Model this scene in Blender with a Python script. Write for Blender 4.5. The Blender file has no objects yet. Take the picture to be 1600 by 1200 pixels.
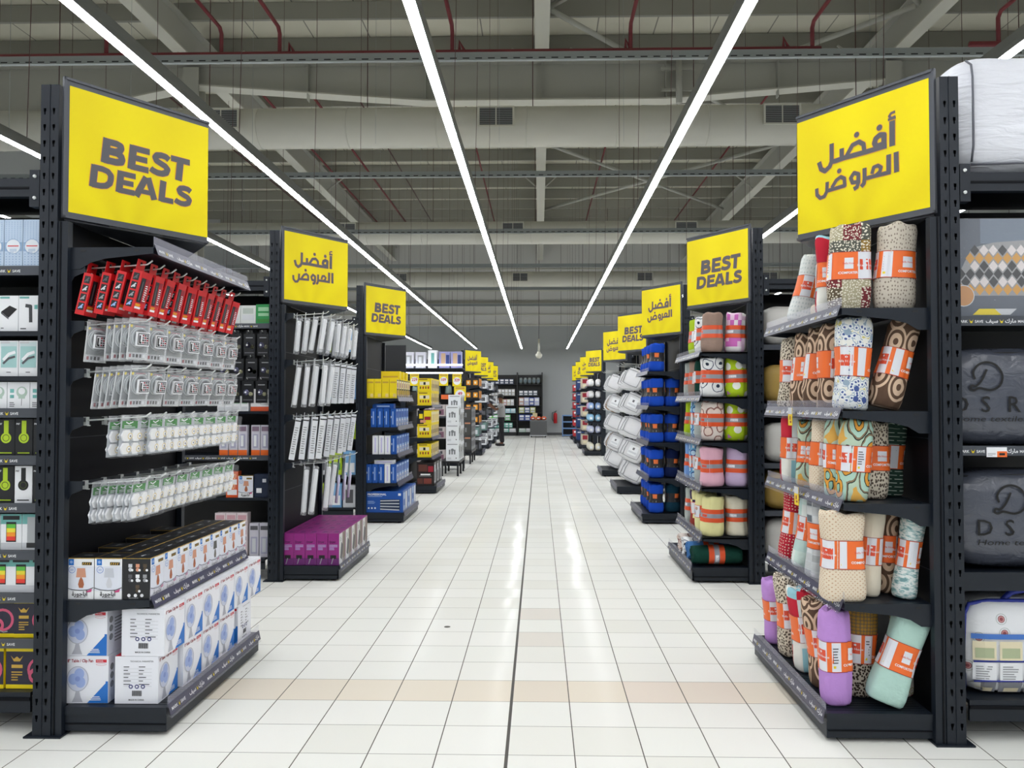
import bpy, math, random
from mathutils import Vector, Matrix, Euler
R = math.radians
SC = bpy.context.scene
COL = SC.collection
random.seed(7)

# ---------------------------------------------------------------- camera, world, exposure
cam_d = bpy.data.cameras.new('camera'); CAM = bpy.data.objects.new('camera', cam_d); COL.objects.link(CAM)
F_PX, YAW = 1215.0, R(1.25)
PITCH = math.atan(28 / F_PX)
cam_d.sensor_fit = 'HORIZONTAL'; cam_d.sensor_width = 36.0; cam_d.lens = F_PX / 1600 * 36.0
cam_d.shift_x = -(42 - F_PX * math.tan(YAW)) / 1600
cam_d.clip_start = 0.05; cam_d.clip_end = 200
CAM.location = (0, 0, 1.52); CAM.rotation_euler = (R(90) + PITCH, 0, YAW)
SC.camera = CAM
world = bpy.data.worlds.new('world'); SC.world = world; world.use_nodes = True
world.node_tree.nodes['Background'].inputs[0].default_value = (0.5, 0.55, 0.6, 1)
world.node_tree.nodes['Background'].inputs[1].default_value = 0.05
SC.view_settings.view_transform = 'Standard'; SC.view_settings.look = 'None'
SC.view_settings.exposure = 0.5; SC.view_settings.gamma = 1.0; SC.view_settings.use_curve_mapping = False
LED_STRENGTH = 30.0
LED_ROWS = [-10.6, -8.62, -6.65, -4.68, -2.71, -0.745, 1.22, 3.12, 5.08, 7.04, 9.0]
LED_Z = 3.82
# the store's own lamps (built as linear_led_light below) light everything

# ---------------------------------------------------------------- materials
def lin(c):
    o = []
    for x in c[:3]:
        x = x / 255.0
        o.append(x / 12.92 if x <= 0.04045 else ((x + 0.055) / 1.055) ** 2.4)
    return (o[0], o[1], o[2], 1.0)
MATS = {}
def P(name, col=(200, 200, 200), rough=0.5, metal=0.0, spec=0.5, emit=0.0, alpha=1.0):
    if name in MATS: return MATS[name]
    m = bpy.data.materials.new(name); m.use_nodes = True; MATS[name] = m
    b = m.node_tree.nodes['Principled BSDF']
    b.inputs['Base Color'].default_value = lin(col)
    b.inputs['Roughness'].default_value = rough; b.inputs['Metallic'].default_value = metal
    b.inputs['Specular IOR Level'].default_value = spec
    if emit:
        b.inputs['Emission Color'].default_value = lin(col); b.inputs['Emission Strength'].default_value = emit
    if alpha < 1: b.inputs['Alpha'].default_value = alpha
    return m
class NT:
    def __init__(s, m): s.nt = m.node_tree; s.b = s.nt.nodes['Principled BSDF']
    def n(s, t, ins=None, **kw):
        x = s.nt.nodes.new(t)
        for k, v in kw.items(): setattr(x, k, v)
        for k, v in (ins or {}).items():
            if isinstance(v, bpy.types.NodeSocket): s.nt.links.new(v, x.inputs[k])
            else: x.inputs[k].default_value = v
        return x
    def link(s, a, b): s.nt.links.new(a, b)
    def ramp(s, fac, stops, interp='CONSTANT'):
        r = s.n('ShaderNodeValToRGB', {'Fac': fac}); cr = r.color_ramp; cr.interpolation = interp
        while len(cr.elements) < len(stops): cr.elements.new(0.5)
        for e, (p, c) in zip(cr.elements, stops): e.position = p; e.color = lin(c)
        return r.outputs[0]
    def mix(s, f, a, b, mode='MIX'):
        x = s.n('ShaderNodeMix', data_type='RGBA', blend_type=mode)
        for sock, v in ((x.inputs[0], f), (x.inputs[6], a), (x.inputs[7], b)):
            if isinstance(v, bpy.types.NodeSocket): s.nt.links.new(v, sock)
            elif isinstance(v, tuple): sock.default_value = lin(v)
            else: sock.default_value = v
        return x.outputs[2]
    def math(s, op, a, b=0.0):
        x = s.n('ShaderNodeMath', operation=op)
        for i, v in enumerate((a, b)):
            if isinstance(v, bpy.types.NodeSocket): s.nt.links.new(v, x.inputs[i])
            else: x.inputs[i].default_value = v
        return x.outputs[0]
    def uv(s, sx=1, sy=1, rot=0, obj=False):
        t = s.n('ShaderNodeTexCoord')
        mp = s.n('ShaderNodeMapping', {'Vector': t.outputs['Object' if obj else 'UV'], 'Scale': (sx, sy, sx if obj else 1), 'Rotation': (0, 0, rot)})
        return mp.outputs[0]
    def base(s, c): s.link(c, s.b.inputs['Base Color'])
    def bump(s, h, strength=0.3, dist=0.01):
        x = s.n('ShaderNodeBump', {'Height': h, 'Strength': strength, 'Distance': dist}); s.link(x.outputs[0], s.b.inputs['Normal'])

WHITE = P('white_card', (236, 238, 242), 0.45); BLACK = P('black_print', (18, 19, 22), 0.45)
NAVY = P('dark_navy_metal', (22, 29, 39), 0.42, 0.0, 0.4); NAVYP = P('dark_navy_panel', (10, 12, 18), 0.55, 0, 0.15)
GREYD = P('grey_print', (88, 88, 94), 0.5); GREY = P('mid_grey', (150, 152, 156), 0.5); LGREY = P('light_grey', (205, 208, 214), 0.5)
CHROME = P('zinc_wire', (214, 218, 218), 0.3, 0.4); RED = P('red_card', (206, 28, 34), 0.4); BLUE = P('blue_print', (26, 112, 200), 0.45)
GREEN = P('green_print', (52, 128, 52), 0.5); ORANGE = P('orange_band', (242, 112, 44), 0.45); YEL = P('yellow_print', (240, 216, 20), 0.45)
DRED = P('dark_red_print', (150, 24, 44), 0.45); PINKP = P('pink_print', (214, 90, 150), 0.5); TAN = P('tan_print', (214, 150, 120), 0.5)
BROWNP = P('brown_print', (160, 96, 66), 0.5); TEAL = P('teal_print', (110, 176, 172), 0.5); LIME = P('lime_print', (176, 205, 40), 0.45)
PALEBLUE = P('pale_blue_print', (150, 178, 226), 0.5); MIDBLUE = P('mid_blue', (70, 120, 200), 0.5); LILAC = P('lilac_print', (190, 185, 232), 0.5)
GOLD = P('gold_print', (196, 158, 60), 0.4); BLACKBOX = P('black_card', (26, 28, 32), 0.4); CREAM = P('cream_print', (232, 222, 190), 0.5)
STRIPM = P('lilac_grey_strip', (68, 68, 90), 0.35); STRIPD = P('dark_grey_strip', (70, 74, 82), 0.35)
def clear(name, col=(235, 238, 242), a=0.22, rough=0.12):
    m = P(name, col, rough, 0, 0.8, 0, a); return m
CLEAR = clear('clear_plastic'); CLEARD = clear('clear_edge_plastic', (215, 215, 235), 0.16, 0.15)

# ---------------------------------------------------------------- mesh builder
_tc = {}
def glyphs(body, off=0.0, shear=0.0):
    k = (body, off, shear)
    if k in _tc: return _tc[k]
    c = bpy.data.curves.new('lettering', 'FONT'); c.body = body; c.size = 1.0; c.offset = off; c.shear = shear; c.resolution_u = 2; c.fill_mode = 'FRONT'
    o = bpy.data.objects.new('lettering', c); COL.objects.link(o)
    dg = bpy.context.evaluated_depsgraph_get(); dg.update()
    e = o.evaluated_get(dg); me = e.to_mesh()
    vs = [(v.co.x, v.co.y) for v in me.vertices]; fs = [tuple(p.vertices) for p in me.polygons]
    e.to_mesh_clear(); bpy.data.objects.remove(o); bpy.data.curves.remove(c)
    _tc[k] = (vs, fs); return _tc[k]
def AR(s): return s[::-1]
class MB:
    def __init__(s): s.v = []; s.f = []; s.m = []; s.sm = []; s.uvs = []; s.mats = []
    def mi(s, mat):
        if mat not in s.mats: s.mats.append(mat)
        return s.mats.index(mat)
    def add(s, vs, fs, mat, smooth=False, uvs=None):
        b = len(s.v); s.v += [tuple(p) for p in vs]
        for i, f in enumerate(fs):
            s.f.append(tuple(b + j for j in f)); s.m.append(s.mi(mat[i] if isinstance(mat, list) else mat)); s.sm.append(smooth)
            s.uvs.append(uvs[i] if uvs else None)
    def box(s, x0, x1, y0, y1, z0, z1, mat):
        if x0 > x1: x0, x1 = x1, x0
        if y0 > y1: y0, y1 = y1, y0
        s.add([(x0, y0, z0), (x1, y0, z0), (x1, y1, z0), (x0, y1, z0), (x0, y0, z1), (x1, y0, z1), (x1, y1, z1), (x0, y1, z1)],
              [(0, 3, 2, 1), (4, 5, 6, 7), (0, 1, 5, 4), (1, 2, 6, 5), (2, 3, 7, 6), (3, 0, 4, 7)], mat,
              uvs=[[(x0, y0), (x0, y1), (x1, y1), (x1, y0)], [(x0, y0), (x1, y0), (x1, y1), (x0, y1)]] + [[(0, z0), (x1 - x0, z0), (x1 - x0, z1), (0, z1)]] * 4)
        return s
    def bevbox(s, x0, x1, y0, y1, z0, z1, mat, c=0.01, smooth=False):
        o = (Vector((x0, y0, z0)) + Vector((x1, y1, z1))) / 2; h = (Vector((x1, y1, z1)) - Vector((x0, y0, z0))) / 2
        vs = []; idx = {}
        for sx in (-1, 1):
            for sy in (-1, 1):
                for sz in (-1, 1):
                    for ax in range(3):
                        p = [o[0] + sx * (h[0] - c), o[1] + sy * (h[1] - c), o[2] + sz * (h[2] - c)]
                        p[ax] = o[ax] + (sx, sy, sz)[ax] * h[ax]
                        idx[(sx, sy, sz, ax)] = len(vs); vs.append(p)
        fs = []
        for ax in range(3):
            a, b = [i for i in range(3) if i != ax]
            for sg in (-1, 1):
                q = []
                for (p, r) in ((-1, -1), (1, -1), (1, 1), (-1, 1)):
                    k = [0, 0, 0]; k[ax] = sg; k[a] = p; k[b] = r; q.append(idx[(*k, ax)])
                fs.append(tuple(q))
            for p in (-1, 1):
                for r in (-1, 1):
                    k1 = [0, 0, 0]; k1[a] = p; k1[b] = r; k2 = list(k1); k1[ax] = -1; k2[ax] = 1
                    fs.append((idx[(*k1, a)], idx[(*k2, a)], idx[(*k2, b)], idx[(*k1, b)]))
        for sx in (-1, 1):
            for sy in (-1, 1):
                for sz in (-1, 1): fs.append(tuple(idx[(sx, sy, sz, i)] for i in range(3)))
        g = []
        for f in fs:
            n = (Vector(vs[f[1]]) - Vector(vs[f[0]])).cross(Vector(vs[f[2]]) - Vector(vs[f[0]])); ce = sum((Vector(vs[i]) for i in f), Vector()) / len(f)
            g.append(f if n.dot(ce - o) > 0 else f[::-1])
        s.add(vs, g, mat, smooth); return s
    def prism(s, poly, ax, a0, a1, mat):
        n = len(poly)
        def mk(p, a): return {'x': (a, p[0], p[1]), 'y': (p[0], a, p[1]), 'z': (p[0], p[1], a)}[ax]
        s.add([mk(p, a0) for p in poly] + [mk(p, a1) for p in poly], [tuple(range(n))[::-1], tuple(range(n, 2 * n))] + [(i, (i + 1) % n, n + (i + 1) % n, n + i) for i in range(n)], mat); return s
    def tube(s, path, r, mat, n=6, smooth=True, caps=True):
        pts = [Vector(p) for p in path]; rs = r if isinstance(r, (list, tuple)) else [r] * len(pts); vs = []; fs = []; prev = None
        for i, p in enumerate(pts):
            d = (pts[min(i + 1, len(pts) - 1)] - pts[max(i - 1, 0)]).normalized()
            a = d.orthogonal().normalized() if prev is None else (prev - d * prev.dot(d)).normalized()
            prev = a; b = d.cross(a)
            for k in range(n):
                t = 2 * math.pi * k / n; vs.append(p + a * math.cos(t) * rs[i] + b * math.sin(t) * rs[i])
        for i in range(len(pts) - 1):
            for k in range(n): fs.append((i * n + k, i * n + (k + 1) % n, (i + 1) * n + (k + 1) % n, (i + 1) * n + k))
        if caps: fs += [tuple(range(n))[::-1], tuple(range((len(pts) - 1) * n, len(pts) * n))]
        s.add(vs, fs, mat, smooth); return s
    def lathe(s, prof, mat, n=20, o=(0, 0, 0), ax='z', smooth=True):
        vs = []; fs = []
        for r, h in prof:
            for k in range(n):
                t = 2 * math.pi * k / n; c, q = r * math.cos(t), r * math.sin(t)
                p = {'z': (c, q, h), 'y': (c, -h, q), 'x': (h, c, q)}[ax]
                vs.append((p[0] + o[0], p[1] + o[1], p[2] + o[2]))
        for i in range(len(prof) - 1):
            for k in range(n): fs.append((i * n + k, i * n + (k + 1) % n, (i + 1) * n + (k + 1) % n, (i + 1) * n + k))
        fs += [tuple(range(n))[::-1], tuple(range((len(prof) - 1) * n, len(prof) * n))]
        s.add(vs, fs, mat, smooth); return s
    def mesh(s, name, flip=False):
        me = bpy.data.meshes.new(name)
        me.from_pydata(s.v, [], [f[::-1] for f in s.f] if flip else s.f)
        for m in s.mats: me.materials.append(m)
        me.polygons.foreach_set('material_index', s.m); me.polygons.foreach_set('use_smooth', s.sm)
        if any(u for u in s.uvs):
            ul = me.uv_layers.new(name='uv'); k = 0
            for u, f in zip(s.uvs, s.f):
                q = u or [(0, 0)] * len(f)
                if flip: q = q[::-1]
                for c in q: ul.data[k].uv = c; k += 1
        me.update(); return me
class PR:
    """prints on a surface: fn(u, v, lift) gives the point"""
    def __init__(s, mb, o=None, u=None, v=None, fn=None):
        s.mb = mb; s.j = 0
        if fn: s.fn = fn
        else:
            o = Vector(o); u = Vector(u).normalized(); v = Vector(v).normalized(); n = u.cross(v)
            s.fn = lambda a, b, l: o + u * a + v * b + n * l
    def at(s, a, b, k): return s.fn(a, b, 0.0006 * k + 0.00001 * s.j)
    def poly(s, pts, mat, k=1):
        s.j = (s.j + 1) % 40
        s.mb.add([s.at(a, b, k) for a, b in pts], [tuple(range(len(pts)))], mat)
    def rect(s, a0, b0, a1, b1, mat, k=1, n=1):
        for i in range(n):
            x0 = a0 + (a1 - a0) * i / n; x1 = a0 + (a1 - a0) * (i + 1) / n
            s.poly([(x0, b0), (x1, b0), (x1, b1), (x0, b1)], mat, k)
    def disc(s, a, b, r, mat, k=1, n=18, ry=None): s.poly([(a + r * math.cos(t), b + (ry or r) * math.sin(t)) for t in [2 * math.pi * i / n for i in range(n)]], mat, k)
    def ring(s, a, b, r, w, mat, k=1, n=20, ry=None):
        ry = ry or r
        for i in range(n):
            t0, t1 = 2 * math.pi * i / n, 2 * math.pi * (i + 1) / n
            s.poly([(a + (r - w) * math.cos(t0), b + (ry - w) * math.sin(t0)), (a + r * math.cos(t0), b + ry * math.sin(t0)), (a + r * math.cos(t1), b + ry * math.sin(t1)), (a + (r - w) * math.cos(t1), b + (ry - w) * math.sin(t1))], mat, k)
    def stroke(s, pts, w, mat, k=1):
        h = w / 2
        for i in range(len(pts) - 1):
            (x0, y0), (x1, y1) = pts[i], pts[i + 1]; l = math.hypot(x1 - x0, y1 - y0) or 1e-9; nx, ny = -(y1 - y0) / l * h, (x1 - x0) / l * h
            s.poly([(x0 - nx, y0 - ny), (x1 - nx, y1 - ny), (x1 + nx, y1 + ny), (x0 + nx, y0 + ny)], mat, k)
            if i: s.disc(x0, y0, h, mat, k, 12)
    def curve(s, pts, w, mat, k=1, m=5):
        q = []
        for i in range(len(pts) - 1):
            p0, p1, p2, p3 = pts[max(i - 1, 0)], pts[i], pts[i + 1], pts[min(i + 2, len(pts) - 1)]
            for j in range(m):
                t = j / m; q.append(tuple(.5 * (2 * p1[c] + (p2[c] - p0[c]) * t + (2 * p0[c] - 5 * p1[c] + 4 * p2[c] - p3[c]) * t * t + (3 * p1[c] - p0[c] - 3 * p2[c] + p3[c]) * t ** 3) for c in (0, 1)))
        s.stroke(q + [pts[-1]], w, mat, k)
    def text(s, body, a, b, h, mat, k=2, off=0.0, shear=0.0, w=None, align='l'):
        vs, fs = glyphs(body, off, shear)
        if not vs: return
        x0 = min(p[0] for p in vs); x1 = max(p[0] for p in vs); sc = h / 0.72; sx = sc if w is None else w / (x1 - x0)
        sh = {'l': 0, 'c': -(x1 - x0) / 2 * sx, 'r': -(x1 - x0) * sx}[align]
        s.mb.add([s.at(a + sh + (p[0] - x0) * sx, b + p[1] * sc, k) for p in vs], fs, mat)
    def lines(s, a, b, w, h, n, mat, k=1, seed=0):
        rr = random.Random(seed)
        for i in range(n):
            y = b + h * (n - 1 - i) / max(n, 1); s.rect(a, y, a + w * rr.uniform(0.55, 1), y + h / n * 0.42, mat, k)
def slot_tab(mb, w, y0, y1, z0, z1, mat, s=.009, a=-.008, b=.011):
    mb.box(-w, -s, y0, y1, z0, z1, mat); mb.box(s, w, y0, y1, z0, z1, mat); mb.box(-s, s, y0, y1, z0, a, mat); mb.box(-s, s, y0, y1, b, z1, mat)
def carton(w, d, h, mat, top=None):
    mb = MB(); mb.box(-w / 2, w / 2, -d / 2, d / 2, 0, h, [top or mat, top or mat, mat, mat, mat, mat] if top else mat)
    f = dict(front=PR(mb, (-w / 2, -d / 2, 0), (1, 0, 0), (0, 0, 1)), right=PR(mb, (w / 2, -d / 2, 0), (0, 1, 0), (0, 0, 1)), back=PR(mb, (w / 2, d / 2, 0), (-1, 0, 0), (0, 0, 1)),
             left=PR(mb, (-w / 2, d / 2, 0), (0, -1, 0), (0, 0, 1)), top=PR(mb, (-w / 2, -d / 2, h), (1, 0, 0), (0, 1, 0)))
    return mb, f

# ---------------------------------------------------------------- objects
def link(name, data, parent=None, loc=(0, 0, 0), rot=(0, 0, 0), label=None):
    o = bpy.data.objects.new(name, data); COL.objects.link(o); o.location = loc; o.rotation_euler = rot
    if parent: o.parent = parent
    if label: o['label'] = label
    return o
def tag(o, label, cat, group=None, kind=None):
    o['label'] = label; o['category'] = cat
    if group: o['group'] = group
    if kind: o['kind'] = kind
    return o
def struct(name, mb, loc=(0, 0, 0)):
    o = link(name, mb.mesh(name) if isinstance(mb, MB) else mb, None, loc); o['kind'] = 'structure'; return o
class Kit:
    """a kind of thing: its name, category and the meshes of its parts; put() makes one individual"""
    def __init__(s, name, cat, parts): s.name = name; s.cat = cat; s.parts = [(n, (m.mesh(n) if isinstance(m, MB) else m), [(a, (b.mesh(a) if isinstance(b, MB) else b)) for a, b in (c or [])], l) for n, m, c, l in [(tuple(p) + (None,) * 4)[:4] for p in parts]]
    def put(s, loc, rot, label, group=None, scale=None):
        if isinstance(rot, (int, float)): rot = (0, 0, rot)
        if len(s.parts) == 1 and not s.parts[0][2]:
            o = link(s.name, s.parts[0][1], None, loc, rot)
        else:
            o = link(s.name, None, None, loc, rot); o.empty_display_size = 0.05
            for n, m, c, l in s.parts:
                p = link(n, m, o, label=l)
                for a, b in c: link(a, b, p)
        if scale: o.scale = scale
        return tag(o, label, s.cat, group)
ORD = ['first', 'second', 'third', 'fourth', 'fifth', 'sixth', 'seventh', 'eighth', 'ninth', 'tenth', 'eleventh', 'twelfth', 'thirteenth', 'fourteenth', 'fifteenth', 'sixteenth']
# ---------------------------------------------------------------- the building
def floor_material():
    m = P('polished_tile', (226, 222, 212), 0.16, 0, 0.004); t = NT(m)
    tc = t.n('ShaderNodeTexCoord'); sp = t.n('ShaderNodeSeparateXYZ', {0: tc.outputs['Object']})
    gx = t.math('DIVIDE', t.math('ADD', sp.outputs[0], 0.145), 0.298); gy = t.math('DIVIDE', t.math('SUBTRACT', sp.outputs[1], 3.382), 0.298)
    ix, iy = t.math('FLOOR', gx), t.math('FLOOR', gy)
    fx, fy = t.math('FRACT', gx), t.math('FRACT', gy)
    cell = t.n('ShaderNodeCombineXYZ', {0: ix, 1: iy}); wn = t.n('ShaderNodeTexWhiteNoise', {0: cell.outputs[0]}, noise_dimensions='2D')
    c = t.ramp(wn.outputs[0], [(0, (229, 230, 225)), (0.5, (232, 232, 228)), (1.0, (226, 226, 220))], 'LINEAR')
    c0 = t.math('LESS_THAN', t.math('ABSOLUTE', ix), .5); r5 = t.math('LESS_THAN', t.math('ABSOLUTE', t.math('SUBTRACT', t.math('ABSOLUTE', t.math('SUBTRACT', iy, 6.0)), 1.0)), .4); c = t.mix(t.math('MULTIPLY', c0, r5), c, (221, 217, 210))
    row = t.math('COMPARE', iy, 2.0); row.node.inputs[2].default_value = 0.4
    rw = t.n('ShaderNodeTexWhiteNoise', {1: ix}, noise_dimensions='1D')
    c = t.mix(row, c, t.ramp(rw.outputs[0], [(0, (226, 218, 204)), (0.5, (221, 213, 199)), (1, (224, 213, 203))], 'LINEAR'))
    ns = t.n('ShaderNodeTexNoise', {'Vector': tc.outputs['Object'], 'Scale': 1.3, 'Detail': 3.0})
    
    ex = t.math('ABSOLUTE', t.math('SUBTRACT', fx, 0.5)); ey = t.math('ABSOLUTE', t.math('SUBTRACT', fy, 0.5))
    gr = t.math('MAXIMUM', t.math('GREATER_THAN', ex, 0.4915), t.math('GREATER_THAN', ey, 0.4945))
    c = t.mix(gr, c, (100, 97, 92))
    ej = t.math('LESS_THAN', t.math('ABSOLUTE', t.math('ADD', sp.outputs[0], 0.138)), 0.0055)
    c = t.mix(ej, c, (96, 94, 92))
    t.base(c)
    t.link(t.math('ADD', t.math('MULTIPLY', gr, 0.5), t.math('ADD', 0.10, t.math('MULTIPLY', ns.outputs[0], 0.06))), t.b.inputs['Roughness'])
    off = t.n('ShaderNodeVectorMath', {0: wn.outputs[1], 1: (.5, .5, .5)}, operation='SUBTRACT'); sc = t.n('ShaderNodeVectorMath', {0: off.outputs[0], 1: (.02, .02, 0)}, operation='MULTIPLY'); ad = t.n('ShaderNodeVectorMath', {0: sc.outputs[0], 1: (0, 0, 1)}, operation='ADD'); nn = t.n('ShaderNodeVectorMath', {0: ad.outputs[0]}, operation='NORMALIZE'); t.link(nn.outputs[0], t.b.inputs['Normal'])
    return m
XL, XR, YN, YF, ZT = -13.0, 12.6, -7.0, 35.6, 8.95
struct('floor', MB().box(XL, XR, YN, YF, -0.2, 0, floor_material()))
def clad(name, col, step, rough=0.55):
    m = P(name, col, rough); t = NT(m); tc = t.n('ShaderNodeTexCoord'); sp = t.n('ShaderNodeSeparateXYZ', {0: tc.outputs['Object']})
    s = t.math('ADD', sp.outputs[0], 0.0); f = t.math('FRACT', t.math('DIVIDE', s, step)); seam = t.math('LESS_THAN', f, 0.022)
    ns = t.n('ShaderNodeTexNoise', {'Vector': tc.outputs['Object'], 'Scale': 0.6, 'Detail': 2.0})
    c = t.mix(t.math('MULTIPLY', ns.outputs[0], 0.3), col, tuple(int(x * 0.86) for x in col)); t.base(t.mix(seam, c, tuple(int(x * 0.62) for x in col))); return m
WALLM = P('plaster_wall', (168, 172, 174), 0.7); CLADW = clad('wall_cladding', (214, 214, 212), 1.0); ROOFM = clad('roof_lining', (206, 203, 186), 1.15)
STEEL = P('painted_steel', (176, 176, 168), 0.55); STEELL = P('light_steel', (196, 195, 184), 0.5); PURL = P('purlin_steel', (146, 145, 136), 0.6); GALV = P('galvanised', (152, 158, 160), 0.4, 0.4)
DUCT = P('duct_white', (196, 195, 185), 0.5); PIPE = P('red_pipe', (112, 34, 40), 0.5); PIPED = P('dark_pipe', (78, 44, 44), 0.5)
struct('wall_back', MB().box(XL, XR, YF, YF + .2, 0, 5.0, WALLM)); struct('wall_back', MB().box(XL, XR, YF, YF + .2, 5.0, ZT, CLADW))
struct('wall_left', MB().box(XL - .2, XL, YN, YF, 0, ZT, WALLM)); struct('wall_right', MB().box(XR, XR + .2, YN, YF, 0, ZT, WALLM)); struct('wall_front', MB().box(XL, XR, YN - .2, YN, 0, ZT, WALLM))
struct('ceiling', MB().box(XL, XR, YN, YF, ZT, ZT + .2, ROOFM))
struct('baseboard_back', MB().box(XL, XR, YF - .02, YF - .001, 0, .12, P('skirting', (90, 92, 94), 0.5)))
for z in (5.02, 5.5, 6.05, 6.6, 7.6): struct('trim_1', MB().box(XL + .02, XR - .02, YF - .05, YF - .001, z, z + (.05 if z != 6.05 else .12), STEELL if z != 6.05 else PURL))
for i in range(15):
    y = 14.2 + i * 1.42; mb = MB()
    mb.prism([(y - .035, 8.62), (y + .035, 8.62), (y + .035, 8.64), (y - .012, 8.64), (y - .012, 8.92), (y + .06, 8.92), (y + .06, 8.94), (y - .035, 8.94)], 'x', XL + .05, XR - .05, PURL); struct('roof_beam', mb)
for x in (-6.63, 0.06, 6.63):
    w = .13 if x else .09; mb = MB().box(x - w, x + w, -6.5, 35.4, 7.98, 8.01, STEELL); mb.box(x - .008, x + .008, -6.5, 35.4, 8.01, 8.58, STEEL); mb.box(x - w, x + w, -6.5, 35.4, 8.58, 8.61, STEEL)
    struct('roof_beam', mb)
# deep transverse girder on its two columns
G = 14.7; mb = MB()
bot = [(-12.8, 7.05), (-10.2, 6.85), (-6.63, 7.56), (-2.15, 7.22), (2.4, 7.22), (6.63, 7.56), (10, 6.9), (12.4, 7.1)]
for (x0, z0), (x1, z1) in zip(bot, bot[1:]):
    mb.add([(x0, G - .006, z0), (x1, G - .006, z1), (x1, G - .006, 7.95), (x0, G - .006, 7.95)], [(0, 1, 2, 3)], STEEL)
    mb.add([(x0, G - .15, z0), (x1, G - .15, z1), (x1, G + .15, z1), (x0, G + .15, z0), (x0, G - .15, z0 + .03), (x1, G - .15, z1 + .03), (x1, G + .15, z1 + .03), (x0, G + .15, z0 + .03)], [(0, 3, 2, 1), (4, 5, 6, 7), (0, 1, 5, 4), (2, 3, 7, 6)], STEELL)
mb.box(-12.8, 12.4, G - .15, G + .15, 7.95, 7.98, STEEL)
for x in (-4.4, -2.15, 0.06, 2.4, 4.5, 6.5): mb.box(x - .008, x + .008, G - .14, G, 7.26, 7.95, STEEL)
struct('roof_beam', mb)
mb = MB().tube([(2.62, G - .25, 7.1), (2.62, G - .25, 7.95)], .06, STEEL, 8)
for z in (7.35, 7.75): mb.box(2.3, 2.95, G - .2, G - .16, z, z + .05, STEEL)
struct('roof_beam', mb)
for x in (-6.63, 6.63):
    mb = MB().box(x - .15, x + .15, G - .16, G - .14, 0, 7.9, STEEL); mb.box(x - .15, x + .15, G + .14, G + .16, 0, 7.9, STEEL); mb.box(x - .008, x + .008, G - .14, G + .14, 0, 7.9, STEEL); struct('column', mb)
for y0, y1 in ((6.2, 13.2), (13.3, 20.2), (20.3, 27.3)):
    for a, b in ((0.2, 6.45), (6.45, 0.2)): struct('roof_beam', MB().tube([(a, y0, 8.3), (b, y1, 8.3)], .05, STEEL, 6))
for y0 in (15.4, 19.6, 23.9):
    for x, dx in ((-6.63, .7), (6.63, -.7), (0.06, .6), (0.06, -.6)): struct('roof_beam', MB().tube([(x, y0, 8.05), (x + dx, y0 + .02, 8.6)], .025, STEEL, 5))
# round air ducts with side grilles
for k, y in enumerate((13.0, 21.2, 29.4)):
    mb = MB(); n = 28; r = .33 if k == 0 else .31; z = 6.15
    mb.tube([(XL + .05, y, z), (XR - .05, y, z)], r, DUCT, n)
    for i in range(17): x = XL + .8 + i * 1.5; mb.tube([(x - .012, y, z), (x + .012, y, z)], r + .006, DUCT, n)
    parts = [('pipe_run', mb)]
    d = link('air_duct', None); d.location = (0, 0, 0); tag(d, ['pale round air duct crossing below the deep girder', 'pale round air duct crossing the middle of the hall', 'pale round air duct crossing near the grey back wall'][k], 'air duct', 'round ceiling ducts')
    link('pipe_run', mb.mesh('pipe_run'), d)
    for x in (-9.9, -5.25, -.70, 3.96, 8.6):
        g = MB(); yy = y - r - .03
        g.box(x - .27, x + .27, yy, y - .1, 6.06, 6.34, DUCT); g.box(x - .30, x + .30, yy - .02, yy, 6.03, 6.37, STEELL)
        p = PR(g, (x - .30, yy - .02, 6.03), (1, 0, 0), (0, 0, 1)); p.rect(.03, .03, .29, .31, P('grille_dark', (58, 60, 60), 0.6), 1); p.rect(.31, .03, .57, .31, P('grille_dark'), 1)
        for i in range(9):
            for a in (.03, .31): p.rect(a, .05 + i * .03, a + .26, .058 + i * .03, GREY, 3)
        gr = link('air_grille', g.mesh('air_grille'), d)
    for x in (-11, -8.2, -5.6, -2.9, -.1, 2.6, 5.3, 8): link('hanger_rod', MB().tube([(x, y, z + r), (x, y, ZT)], .008, PIPED, 5).mesh('hanger_rod'), d)
# cable trays that carry the light lines
for k, y in enumerate((9.1, 13.85, 18.5, 23.2, 27.9, 32.6)):
    mb = MB(); mb.box(XL + .05, XR - .05, y - .006, y, 5.56, 5.66, GALV); mb.box(XL + .05, XR - .05, y - .05, y, 5.545, 5.56, GALV); mb.box(XL + .05, XR - .05, y, y + .12, 5.65, 5.66, GALV)
    p = PR(mb, (XL + .05, y - .006, 5.56), (1, 0, 0), (0, 0, 1)); q = PR(mb, (XL + .05, y - .05, 5.545), (0, 1, 0), (1, 0, 0))
    if k < 3:
        for i in range(170): p.rect(.05 + i * .15, .018, .13 + i * .15, .034, BLACK, 1)
    o = tag(link('cable_tray', mb.mesh('cable_tray')), 'galvanised perforated cable tray, ' + ORD[k] + ' one counted away from the entrance', 'cable tray', 'cable trays across the hall')
    o['label'] = 'galvanised slotted cable tray under the roof, ' + ORD[k] + ' one towards the back wall'
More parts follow.
